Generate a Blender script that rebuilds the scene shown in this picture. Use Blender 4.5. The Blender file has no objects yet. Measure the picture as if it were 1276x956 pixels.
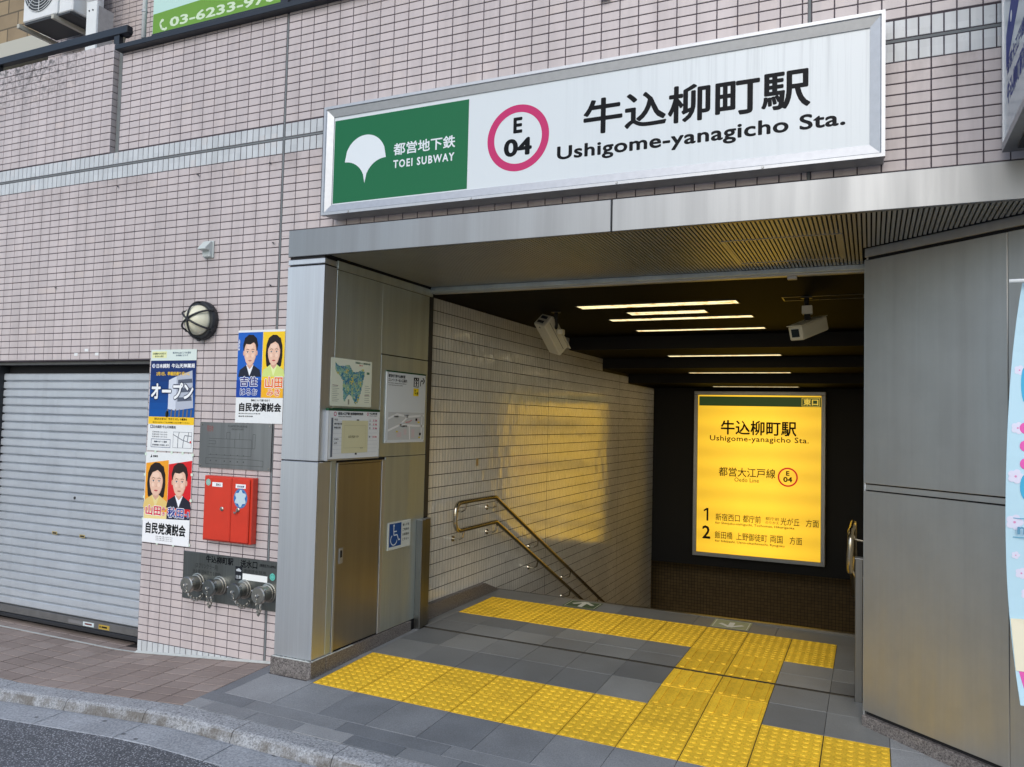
import bpy, bmesh, math, random
from mathutils import Matrix, Vector
random.seed(7)
SC = bpy.context.scene
COL = SC.collection
# ------------------------------------------------------------ camera
cam = bpy.data.cameras.new('camera'); cam.lens = 27.6725; cam.sensor_width = 36; cam.clip_start = .05; cam.clip_end = 2000
cam_ob = bpy.data.objects.new('camera', cam); COL.objects.link(cam_ob); SC.camera = cam_ob
RC = ((0.909985, -0.414629, -0.00317), (0.413943, 0.908869, -0.051076), (0.024059, 0.045166, 0.99869))
cam_ob.matrix_world = Matrix(((RC[0][0], RC[0][2], -RC[0][1], 2.90837), (RC[1][0], RC[1][2], -RC[1][1], -3.71823),
                              (RC[2][0], RC[2][2], -RC[2][1], 1.53721), (0, 0, 0, 1)))
# ------------------------------------------------------------ sky, sun, exposure
world = bpy.data.worlds.new('World'); SC.world = world; world.use_nodes = True
wn = world.node_tree; sky = wn.nodes.new('ShaderNodeTexSky'); sky.sky_type = 'NISHITA'; sky.sun_disc = False
SUN_EL, SUN_AZ = math.radians(35), math.radians(174)
sky.sun_elevation = SUN_EL; sky.sun_rotation = SUN_AZ; sky.dust_density = 1.2; sky.air_density = 1.0; sky.ozone_density = 1.0
wn.links.new(sky.outputs[0], wn.nodes['Background'].inputs[0]); wn.nodes['Background'].inputs[1].default_value = .145
sun = bpy.data.lights.new('sun', 'SUN'); sun.energy = .95; sun.angle = math.radians(40); sun.color = (1, .975, .945)
sun_ob = bpy.data.objects.new('sun', sun); COL.objects.link(sun_ob)
sd = Vector((math.sin(SUN_AZ) * math.cos(SUN_EL), math.cos(SUN_AZ) * math.cos(SUN_EL), math.sin(SUN_EL)))
sun_ob.rotation_euler = sd.to_track_quat('Z', 'Y').to_euler()
SC.view_settings.view_transform = 'Standard'; SC.view_settings.look = 'None'; SC.view_settings.gamma = 1
SC.view_settings.exposure = .30
SC.cycles.max_bounces = 8; SC.cycles.use_denoising = True

# ------------------------------------------------------------ materials
def lin(c):
    return tuple(((v / 255) / 12.92 if v / 255 < .04045 else ((v / 255 + .055) / 1.055) ** 2.4) for v in c)
class NT:
    def __init__(s, name):
        s.m = bpy.data.materials.new(name); s.m.use_nodes = True; s.t = s.m.node_tree; s.b = s.t.nodes['Principled BSDF']
    def n(s, kind, **k):
        o = s.t.nodes.new(kind)
        for a, v in k.items(): setattr(o, a, v)
        return o
    def l(s, a, b): s.t.links.new(a, b)
    def pos(s):
        if not hasattr(s, 'g'): s.g = s.n('ShaderNodeNewGeometry')
        return s.g.outputs['Position']
    def scaled(s, sc, off=(0, 0, 0)):
        q = s.n('ShaderNodeMapping'); q.inputs['Scale'].default_value = sc; q.inputs['Location'].default_value = off
        s.l(s.pos(), q.inputs[0]); return q.outputs[0]
    def noise(s, sc, detail=3, vec=None, rough=.55):
        q = s.n('ShaderNodeTexNoise'); q.inputs['Scale'].default_value = sc; q.inputs['Detail'].default_value = detail
        q.inputs['Roughness'].default_value = rough; s.l(vec if vec is not None else s.pos(), q.inputs['Vector']); return q.outputs['Fac']
    def cell(s, size, off=(0, 0, 0)):
        q = s.scaled(tuple(1 / v for v in size), off); f = s.n('ShaderNodeVectorMath', operation='FLOOR'); s.l(q, f.inputs[0])
        w = s.n('ShaderNodeTexWhiteNoise'); s.l(f.outputs[0], w.inputs['Vector']); return w.outputs['Value']
    def ramp(s, fac, a, b, lo=0., hi=1.):
        r = s.n('ShaderNodeMapRange'); r.inputs[1].default_value = lo; r.inputs[2].default_value = hi
        r.inputs[3].default_value = a; r.inputs[4].default_value = b; s.l(fac, r.inputs[0]); return r.outputs[0]
    def mix(s, fac, a, b, mode='MIX'):
        q = s.n('ShaderNodeMix', data_type='RGBA', blend_type=mode)
        for i, v in ((0, fac), (6, a), (7, b)):
            if hasattr(v, 'type') and not isinstance(v, (tuple, float)): s.l(v, q.inputs[i])
            elif i == 0: q.inputs[0].default_value = v
            else: q.inputs[i].default_value = (*v[:3], 1)
        return q.outputs[2]
    def val(s, col, fac):      # multiply a colour by a value
        q = s.n('ShaderNodeVectorMath', operation='SCALE')
        if isinstance(col, tuple): q.inputs[0].default_value = col
        else: s.l(col, q.inputs[0])
        s.l(fac, q.inputs['Scale']); return q.outputs[0]
    def bump(s, h, strength=.3, dist=.002):
        q = s.n('ShaderNodeBump'); q.inputs['Strength'].default_value = strength; q.inputs['Distance'].default_value = dist
        s.l(h, q.inputs['Height']); s.l(q.outputs[0], s.b.inputs['Normal']); return q
    def base(s, c):
        if isinstance(c, tuple): s.b.inputs['Base Color'].default_value = (*c, 1)
        else: s.l(c, s.b.inputs['Base Color'])
    def set(s, rough=.5, metal=0., spec=.5):
        if isinstance(rough, float): s.b.inputs['Roughness'].default_value = rough
        else: s.l(rough, s.b.inputs['Roughness'])
        s.b.inputs['Metallic'].default_value = metal; s.b.inputs['Specular IOR Level'].default_value = spec
        return s.m
M = {}
def m_plain(name, rgb, rough=.5, metal=0., var=.0, nsc=8., bump=0., bsc=200.):
    t = NT(name); c = lin(rgb)
    if var: t.base(t.val(c, t.ramp(t.noise(nsc, 4), 1 - var, 1 + var, .3, .7)))
    else: t.base(c)
    if bump: t.bump(t.noise(bsc, 3), bump, .001)
    M[name] = t.set(float(rough), metal, .3 if name.startswith('print') else .5); return M[name]
def ink(r, g, b, rough=.55):
    k = 'print %d %d %d' % (r, g, b)
    if k not in M: m_plain(k, (r, g, b), rough)
    return M[k]
# facade tile: pinkish grey glazed tile, every tile its own tone, soot below joints
def tile_mat(name, rgb, size, off, spread=.10, rough=.32, soot=True):
    t = NT(name); c = lin(rgb)
    cv = t.cell(size, off); a = t.val(c, t.ramp(cv, 1 - spread, 1 + spread))
    warm = t.ramp(cv, 0., .25, .93, 1.); a = t.mix(warm, a, lin((205, 188, 176)))
    st2 = t.noise(1, 4, t.scaled((11, 1, .9)), .6); a = t.val(a, t.ramp(st2, .90, 1.02, .36, .56)); st = t.noise(2.2, 5, t.scaled((1, 1, .35))); a = t.val(a, t.ramp(st, .91, 1.03, .3, .62))
    if soot:
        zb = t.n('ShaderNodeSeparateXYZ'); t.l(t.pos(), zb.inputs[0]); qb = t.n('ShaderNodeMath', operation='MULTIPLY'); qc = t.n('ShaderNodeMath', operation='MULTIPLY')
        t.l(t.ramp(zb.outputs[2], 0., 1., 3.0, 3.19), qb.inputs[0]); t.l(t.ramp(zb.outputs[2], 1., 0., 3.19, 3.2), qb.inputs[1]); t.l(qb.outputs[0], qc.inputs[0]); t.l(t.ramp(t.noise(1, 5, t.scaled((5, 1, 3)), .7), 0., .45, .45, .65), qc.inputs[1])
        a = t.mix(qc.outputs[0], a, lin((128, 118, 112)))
        g = t.noise(26, 5, rough=.7); z = t.n('ShaderNodeSeparateXYZ'); t.l(t.pos(), z.inputs[0])
        hi = t.ramp(z.outputs[2], 0., 1., 3.75, 4.2); lf = t.ramp(z.outputs[0], 1., 0., -2.9, -2.12)
        q = t.n('ShaderNodeMath', operation='MULTIPLY'); t.l(hi, q.inputs[0]); t.l(lf, q.inputs[1])
        q2 = t.n('ShaderNodeMath', operation='MULTIPLY'); t.l(q.outputs[0], q2.inputs[0]); t.l(t.ramp(g, 0., 1., .46, .6), q2.inputs[1])
        a = t.mix(q2.outputs[0], a, lin((92, 88, 84)))
    t.base(a); t.bump(t.noise(60, 3), .10, .002)
    M[name] = t.set(t.ramp(t.noise(14, 3), rough - .05, rough + .18)); return M[name]
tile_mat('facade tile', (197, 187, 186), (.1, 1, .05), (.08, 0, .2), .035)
tile_mat('clean facade tile', (194, 183, 180), (.1, 1, .05), (.05, 0, .0), .035, .32, False)
tile_mat('pale band tile', (198, 203, 205), (.05, 1, .09), (0, 0, 0), .05, .25, False)
m_plain('facade grout', (78, 70, 76), .9, 0, .15, 12)
m_plain('sealant', (112, 118, 120), .7, 0, .1, 9)
t = NT('tunnel tile'); c = t.val(lin((244, 242, 232)), t.ramp(t.cell((1, .0228, .0965)), .97, 1.02))
c = t.val(c, t.ramp(t.noise(1.5, 4), .86, 1.04, .3, .7)); t.base(c)
t.bump(t.noise(1, 3, t.scaled((4, 30, 6))), .35, .002); M['tunnel tile'] = t.set(t.ramp(t.noise(5, 4), .08, .17), 0, 1.0); t.b.inputs['Coat IOR'].default_value = 1.75; t.b.inputs['Coat Weight'].default_value = 1.; t.b.inputs['Coat Roughness'].default_value = .09
m_plain('tunnel grout', (50, 47, 41), .9)
def steel(name, rgb, rough, streak=.12, axis='z', dirt=.25, runs=False):
    t = NT(name); c = lin(rgb)
    sc = (160, 160, 1.2) if axis == 'z' else (1.0, 160, 160)
    s1 = t.noise(1, 2, t.scaled(sc)); s2 = t.noise(1, 4, t.scaled((9, 9, .5)) if axis == 'z' else t.scaled((9, 9, 1.5)))
    a = t.val(c, t.ramp(s1, 1 - streak, 1 + streak, .3, .7)); a = t.val(a, t.ramp(s2, 1 - dirt, 1.06, .34, .6))
    if runs:
        n5 = t.noise(1, 3, t.scaled((9, 9, .16)), .6); z5 = t.n('ShaderNodeSeparateXYZ'); t.l(t.pos(), z5.inputs[0])
        q5 = t.n('ShaderNodeMath', operation='MULTIPLY'); t.l(t.ramp(n5, 0., .5, .60, .70), q5.inputs[0]); t.l(t.ramp(z5.outputs[2], 0., 1., 1.1, 2.3), q5.inputs[1])
        a = t.mix(q5.outputs[0], a, lin((214, 218, 218)))
        n6 = t.noise(5, 5, rough=.65); a = t.val(a, t.ramp(n6, .96, 1.02, .35, .6))
    t.base(a); t.bump(s1, .08, .001)
    r = t.n('ShaderNodeMath', operation='ADD'); t.l(t.ramp(s2, rough + .06, rough - .01, .35, .65), r.inputs[0]); t.l(t.ramp(s1, -.03, .03), r.inputs[1])
    M[name] = t.set(r.outputs[0], 1.0); return M[name]
steel('hairline steel', (202, 206, 210), .46, .035, 'z', .06)
steel('fascia steel', (146, 148, 149), .42, .02, 'z', .05, False)
steel('reveal steel', (200, 210, 210), .50, .035, 'z', .06)
steel('post steel', (128, 129, 128), .36, .05, 'z', .08)
steel('door steel', (170, 165, 154), .33, .04, 'z', .06)
steel('wall panel steel', (194, 192, 187), .46, .015, 'z', .03, True)
m_plain('rail steel', (190, 182, 164), .2, 1., .06, 6)
steel('brass fitting steel', (178, 176, 168), .33, .06)
steel('plan plate steel', (150, 152, 152), .42, .05)
steel('engraved plate steel', (128, 132, 130), .36, .08)
m_plain('aluminium', (182, 185, 188), .48, .85, .05, 30)
m_plain('shadow gap', (22, 22, 24), .8)
m_plain('black frame', (34, 40, 48), .4, 0, .1, 20)
m_plain('ceiling dark', (7, 7, 6), .7, .0, .12, 2)
M['ceiling dark'].node_tree.nodes['Principled BSDF'].inputs['Specular IOR Level'].default_value = .06
m_plain('beam black', (12, 12, 12), .7)
m_plain('back wall black', (9, 9, 10), .6)  # unlit dark at the passage end put into a near-black base colour
m_plain('slat metal', (186, 188, 186), .42, .85, .05, 6)
m_plain('slat void', (14, 13, 12), .9)
t = NT('granite plinth'); n1 = t.noise(120, 4, rough=.85); n2 = t.noise(70, 3)
c = t.mix(t.ramp(n1, 0., 1., .38, .62), lin((58, 54, 54)), lin((150, 144, 140))); t.base(t.val(c, t.ramp(n2, .75, 1.1, .3, .7))); M['granite plinth'] = t.set(.45)
t = NT('kerb granite'); n1 = t.noise(95, 4, rough=.85); n2 = t.noise(5, 4)
c = t.mix(t.ramp(n1, 0., 1., .36, .64), lin((104, 107, 110)), lin((200, 204, 208))); z = t.n('ShaderNodeNewGeometry')
sx = t.n('ShaderNodeSeparateXYZ'); t.l(z.outputs['Normal'], sx.inputs[0])
grime = t.ramp(t.noise(9, 4), 0., 1., .35, .6); side = t.ramp(sx.outputs[2], .75, 0., .5, .92)
q = t.n('ShaderNodeMath', operation='MULTIPLY'); t.l(grime, q.inputs[0]); t.l(side, q.inputs[1])
c = t.mix(q.outputs[0], c, lin((92, 84, 72))); t.base(t.val(c, t.ramp(n2, .86, 1.06, .3, .7))); t.bump(n1, .5, .003); M['kerb granite'] = t.set(.8)
t = NT('gutter concrete'); n1 = t.noise(85, 4, rough=.85); n2 = t.noise(3, 5)
c = t.mix(t.ramp(n1, 0., 1., .35, .65), lin((126, 131, 137)), lin((188, 193, 198)))
sp = t.n('ShaderNodeTexVoronoi'); sp.inputs['Scale'].default_value = 7; t.l(t.scaled((1, 1.6, 1)), sp.inputs['Vector'])
c = t.mix(t.ramp(sp.outputs['Distance'], .85, 0., .09, .13), c, lin((74, 76, 78)))
t.base(t.val(c, t.ramp(n2, .84, 1.08, .3, .7))); t.bump(n1, .5, .003); M['gutter concrete'] = t.set(.85)
t = NT('asphalt'); n1 = t.noise(120, 4, rough=.85); n2 = t.noise(2, 4)
v = t.n('ShaderNodeTexVoronoi'); v.inputs['Scale'].default_value = 85; t.l(t.pos(), v.inputs['Vector'])
c = t.mix(t.ramp(n1, 0., 1., .40, .62), lin((66, 69, 74)), lin((128, 132, 138)))
c = t.mix(t.ramp(v.outputs['Distance'], 1., 0., .18, .38), c, lin((200, 204, 210)))
t.base(t.val(c, t.ramp(n2, .85, 1.1, .3, .7))); t.bump(n1, 1., .006); M['asphalt'] = t.set(.75)
t = NT('paving slab'); oi = t.n('ShaderNodeObjectInfo'); n1 = t.noise(150, 4, rough=.85); n2 = t.noise(3.5, 5)
rr = t.ramp(oi.outputs['Random'], 0., 1.)
c = t.mix(rr, lin((116, 121, 126)), lin((156, 159, 161)))
c = t.val(c, t.ramp(n1, .74, 1.26, .35, .65)); c = t.val(c, t.ramp(n2, .82, 1.08, .3, .7)); t.base(c); t.bump(n1, .2, .001)
M['paving slab'] = t.set(t.ramp(n2, .5, .68))
t = NT('floor slab dark'); oi = t.n('ShaderNodeObjectInfo'); n1 = t.noise(150, 4, rough=.85); n2 = t.noise(2.5, 5)
c = t.mix(oi.outputs['Random'], lin((110, 113, 114)), lin((142, 144, 142))); c = t.val(c, t.ramp(n1, .88, 1.12, .35, .65))
t.base(t.val(c, t.ramp(n2, .82, 1.08, .3, .7))); M['floor slab dark'] = t.set(t.ramp(n2, .38, .6))
t = NT('sidewalk brick'); oi = t.n('ShaderNodeObjectInfo'); n1 = t.noise(180, 3, rough=.7); n2 = t.noise(3, 4)
c = t.mix(oi.outputs['Random'], lin((144, 130, 122)), lin((162, 148, 140))); c = t.val(c, t.ramp(n1, .86, 1.14, .35, .65))
t.base(t.val(c, t.ramp(n2, .84, 1.08, .3, .7))); M['sidewalk brick'] = t.set(.75)
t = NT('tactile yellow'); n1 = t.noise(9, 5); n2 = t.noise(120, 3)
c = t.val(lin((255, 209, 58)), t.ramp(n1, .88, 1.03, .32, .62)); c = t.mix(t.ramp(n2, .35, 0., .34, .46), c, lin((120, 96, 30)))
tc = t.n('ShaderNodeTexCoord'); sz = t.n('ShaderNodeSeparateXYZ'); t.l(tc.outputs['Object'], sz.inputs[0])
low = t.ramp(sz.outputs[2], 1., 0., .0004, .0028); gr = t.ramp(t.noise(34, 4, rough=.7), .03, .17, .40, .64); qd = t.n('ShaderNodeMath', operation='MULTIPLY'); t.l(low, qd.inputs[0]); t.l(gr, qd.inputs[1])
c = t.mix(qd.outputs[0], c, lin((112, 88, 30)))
rim = t.n('ShaderNodeMath', operation='MULTIPLY'); t.l(t.ramp(sz.outputs[2], 0., 1., .0003, .0007), rim.inputs[0]); t.l(t.ramp(sz.outputs[2], .5, 0., .0012, .0026), rim.inputs[1]); c = t.mix(rim.outputs[0], c, lin((150, 108, 22)))  # stud and bar sides browned: grime plus their shadow outline put into the colour
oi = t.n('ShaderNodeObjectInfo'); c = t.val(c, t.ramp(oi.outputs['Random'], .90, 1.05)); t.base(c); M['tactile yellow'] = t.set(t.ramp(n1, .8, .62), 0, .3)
m_plain('joint mortar', (50, 47, 46), .95)
m_plain('pale joint', (168, 172, 172), .8)
m_plain('kerb joint dark', (48, 47, 45), .9)
m_plain('sealing strip', (190, 194, 190), .6, 0, .12, 25)
t = NT('shutter paint'); z = t.noise(1, 4, t.scaled((3, 3, 14))); z2 = t.noise(1, 5, t.scaled((14, 1, 1.2)), .7); c = t.val(lin((186, 193, 200)), t.ramp(z, .90, 1.05, .3, .7)); c = t.val(c, t.ramp(z2, .94, 1.01, .34, .52)); t.base(c); M['shutter paint'] = t.set(.38, .25)
m_plain('shutter rail', (112, 112, 112), .45, .4, .12, 15)
m_plain('red enamel', (206, 58, 38), .32, 0, .06, 6)
m_plain('white paper', (228, 232, 232), .55, 0, .02, 20)
m_plain('globe glass', (232, 230, 205), .2, 0, .03, 6)
m_plain('dark metal', (44, 46, 50), .45, .2, .1, 40)
m_plain('pale plastic', (196, 204, 202), .45)
m_plain('camera housing', (206, 202, 184), .5)
m_plain('ac white', (224, 228, 228), .45, 0, .04, 8)
m_plain('ac dark', (60, 64, 68), .6)
m_plain('cream steel', (188, 186, 172), .5, .1)
m_plain('neighbour render', (176, 160, 132), .8, 0, .12, 4)
m_plain('neighbour panel', (172, 182, 178), .7, 0, .06, 2)
m_plain('opposite wall', (150, 146, 140), .85, 0, .1, 1)
m_plain('opposite glass', (60, 70, 80), .15)
m_plain('track metal', (112, 108, 98), .35, .8)
m_plain('galvanised pipe', (176, 178, 178), .45, .5, .1, 30)
t = NT('neighbour tile'); br = t.n('ShaderNodeTexBrick'); br.offset = .5
br.inputs['Scale'].default_value = 1; br.inputs['Brick Width'].default_value = .45; br.inputs['Row Height'].default_value = .22; br.inputs['Mortar Size'].default_value = .012
sw = t.n('ShaderNodeSeparateXYZ'); t.l(t.pos(), sw.inputs[0]); cb = t.n('ShaderNodeCombineXYZ'); t.l(sw.outputs[0], cb.inputs[0]); t.l(sw.outputs[2], cb.inputs[1]); t.l(cb.outputs[0], br.inputs['Vector'])
br.inputs['Color1'].default_value = (*lin((160, 142, 112)), 1); br.inputs['Color2'].default_value = (*lin((136, 120, 96)), 1); br.inputs['Mortar'].default_value = (*lin((96, 86, 70)), 1)
t.base(t.val(br.outputs['Color'], t.ramp(t.noise(2, 4), .8, 1.1, .3, .7))); M['neighbour render'] = t.set(.8)
t = NT('brown mosaic'); cv = t.cell((.048, 1, .048)); br = t.n('ShaderNodeTexBrick'); br.offset = 0
br.inputs['Scale'].default_value = 1; br.inputs['Brick Width'].default_value = .048; br.inputs['Row Height'].default_value = .048; br.inputs['Mortar Size'].default_value = .003
sw = t.n('ShaderNodeSeparateXYZ'); t.l(t.pos(), sw.inputs[0]); cb = t.n('ShaderNodeCombineXYZ'); t.l(sw.outputs[0], cb.inputs[0]); t.l(sw.outputs[2], cb.inputs[1]); t.l(cb.outputs[0], br.inputs['Vector'])
br.inputs['Color1'].default_value = (*lin((140, 118, 80)), 1); br.inputs['Color2'].default_value = (*lin((122, 102, 70)), 1); br.inputs['Mortar'].default_value = (*lin((60, 50, 38)), 1)
t.base(br.outputs['Color']); M['brown mosaic'] = t.set(.3)
def emit(name, rgb, power, noise=None):
    t = NT(name); c = lin(rgb); t.base(tuple(v * .6 for v in c)); e = t.b.inputs['Emission Color']
    t.b.inputs['Emission Strength'].default_value = power; t.b.inputs['Roughness'].default_value = .35
    if noise == 'tubes':
        s = t.n('ShaderNodeSeparateXYZ'); t.l(t.pos(), s.inputs[0])
        m1 = t.n('ShaderNodeMath', operation='MULTIPLY'); t.l(s.outputs[2], m1.inputs[0]); m1.inputs[1].default_value = 2 * math.pi / .30
        m2 = t.n('ShaderNodeMath', operation='SINE'); t.l(m1.outputs[0], m2.inputs[0]); a = t.ramp(m2.outputs[0], .90, 1.06, -1., 1.)
        m3 = t.n('ShaderNodeMath', operation='SUBTRACT'); t.l(s.outputs[0], m3.inputs[0]); m3.inputs[1].default_value = 1.44
        m4 = t.n('ShaderNodeMath', operation='ABSOLUTE'); t.l(m3.outputs[0], m4.inputs[0]); b = t.ramp(m4.outputs[0], 1.08, .78, .2, .85)
        g = t.n('ShaderNodeMath', operation='MULTIPLY'); t.l(a, g.inputs[0]); t.l(b, g.inputs[1])
        t.l(t.val(c, g.outputs[0]), e)
    elif noise == 'bugs':
        n = t.noise(14, 5, rough=.7); t.l(t.mix(t.ramp(n, 0., 1., .50, .66), c, lin((190, 130, 30))), e)
    else: e.default_value = (*c, 1)
    M[name] = t.m
emit('yellow lit panel', (255, 202, 52), .86, 'tubes')
emit('yellow lit print', (240, 206, 80), .6)
emit('green lit print', (40, 66, 24), .5)
emit('ring lit centre', (255, 214, 90), .8)
emit('red lit print', (214, 40, 22), .6)
emit('lamp lens', (255, 238, 186), 1.15, 'bugs')
emit('sign face white', (222, 232, 238), .0)

# ------------------------------------------------------------ builders
def wloc(o):
    v = Matrix.Identity(4)
    while o is not None: v = o.matrix_basis @ v if o.parent is None else o.matrix_basis @ v; o = o.parent
    return v
def worldmat(o):
    return o.matrix_basis.copy() if o.parent is None else worldmat(o.parent) @ o.matrix_basis
def tagged(o, label=None, cat=None, group=None, kind=None):
    if label: o['label'] = label
    if cat: o['category'] = cat
    if group: o['group'] = group
    if kind: o['kind'] = kind
    return o
def thing(name, loc, label, cat, group=None, rot=None):
    o = bpy.data.objects.new(name, None); COL.objects.link(o); o.empty_display_size = .1; o.location = loc
    if rot is not None: o.rotation_euler = rot
    return tagged(o, label, cat, group)
def mesh_object(name, me, parent=None, loc=(0, 0, 0), rot=None):
    o = bpy.data.objects.new(name, me); COL.objects.link(o); o.parent = parent; o.location = loc
    if rot is not None: o.rotation_euler = rot
    return o
class MB:
    def __init__(s): s.v = []; s.f = []
    def add(s, vs, fs):
        k = len(s.v); s.v += [tuple(v) for v in vs]; s.f += [tuple(i + k for i in f) for f in fs]; return s
    def box(s, x0, x1, y0, y1, z0, z1):
        if x0 > x1: x0, x1 = x1, x0
        if y0 > y1: y0, y1 = y1, y0
        if z0 > z1: z0, z1 = z1, z0
        return s.add([(x0, y0, z0), (x1, y0, z0), (x1, y1, z0), (x0, y1, z0), (x0, y0, z1), (x1, y0, z1), (x1, y1, z1), (x0, y1, z1)],
                     [(0, 3, 2, 1), (4, 5, 6, 7), (0, 1, 5, 4), (1, 2, 6, 5), (2, 3, 7, 6), (3, 0, 4, 7)])
    def prism(s, pts, a, b):     # pts: list of 3-D points of the base polygon; a, b: offset vectors of its two ends
        n = len(pts); va = [tuple(p[i] + a[i] for i in range(3)) for p in pts]; vb = [tuple(p[i] + b[i] for i in range(3)) for p in pts]
        return s.add(va + vb, [tuple(range(n))[::-1], tuple(range(n, 2 * n))] + [(i, (i + 1) % n, n + (i + 1) % n, n + i) for i in range(n)])
    def tube(s, path, r, n=10, cap=True, closed=False):
        P = [Vector(p) for p in path]; k0 = len(s.v); rings = []; up = None
        for i, p in enumerate(P):
            if closed: d = (P[(i + 1) % len(P)] - P[i - 1])
            else: d = (P[min(i + 1, len(P) - 1)] - P[max(i - 1, 0)])
            d.normalize()
            if up is None: up = d.orthogonal().normalized()
            up = (up - d * up.dot(d)).normalized(); w = d.cross(up)
            rr = r[i] if isinstance(r, (list, tuple)) else r
            rings.append([tuple(p + (up * math.cos(2 * math.pi * j / n) + w * math.sin(2 * math.pi * j / n)) * rr) for j in range(n)])
        vs = [v for q in rings for v in q]; fs = []
        m = len(P)
        for i in range(m if closed else m - 1):
            a = i * n; b = ((i + 1) % m) * n
            for j in range(n): fs.append((a + j, a + (j + 1) % n, b + (j + 1) % n, b + j))
        if cap and not closed: fs += [tuple(range(n))[::-1], tuple(range((m - 1) * n, m * n))]
        return s.add(vs, fs)
    def lathe(s, c, axis, prof, n=24):   # prof: (distance along axis, radius)
        d = Vector(axis).normalized(); u = d.orthogonal().normalized(); w = d.cross(u); c = Vector(c); vs = []; fs = []
        for h, r in prof:
            for j in range(n): vs.append(tuple(c + d * h + (u * math.cos(2 * math.pi * j / n) + w * math.sin(2 * math.pi * j / n)) * max(r, 1e-5)))
        for i in range(len(prof) - 1):
            for j in range(n): fs.append((i * n + j, i * n + (j + 1) % n, (i + 1) * n + (j + 1) % n, (i + 1) * n + j))
        fs += [tuple(range(n))[::-1], tuple(range((len(prof) - 1) * n, len(prof) * n))]
        return s.add(vs, fs)
    def mesh(s, name, mat, bevel=0, smooth=False, fix=True):
        me = bpy.data.meshes.new(name); me.from_pydata(s.v, [], s.f); me.materials.append(mat)
        if bevel or fix:
            bm = bmesh.new(); bm.from_mesh(me)
            if fix: bmesh.ops.recalc_face_normals(bm, faces=bm.faces)
            if bevel: bmesh.ops.bevel(bm, geom=[e for e in bm.edges if len(e.link_faces) == 2 and e.calc_face_angle(0) > .5], offset=bevel, segments=1, affect='EDGES', clamp_overlap=True)
            bm.to_mesh(me); bm.free()
        if smooth:
            for p in me.polygons: p.use_smooth = True
        me.update(); return me
    def build(s, name, mat, parent=None, bevel=0, smooth=False, kind=None, local=False, fix=True, label=None):
        if isinstance(mat, str): mat = M[mat]
        vs = s.v
        if parent is not None and not local:
            inv = worldmat(parent).inverted(); vs = [tuple(inv @ Vector(v)) for v in vs]
        n = len(vs); c = [(min(v[i] for v in vs) + max(v[i] for v in vs)) / 2 for i in range(3)]
        q = MB(); q.v = [tuple(v[i] - c[i] for i in range(3)) for v in vs]; q.f = s.f
        o = mesh_object(name, q.mesh(name, mat, bevel, smooth, fix), parent, c)
        return tagged(o, label, kind=kind)
def B(name, mat, parent, x0, x1, y0, y1, z0, z1, bevel=0., kind=None, label=None):
    return MB().box(x0, x1, y0, y1, z0, z1).build(name, mat, parent, bevel, kind=kind, label=label)

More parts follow.
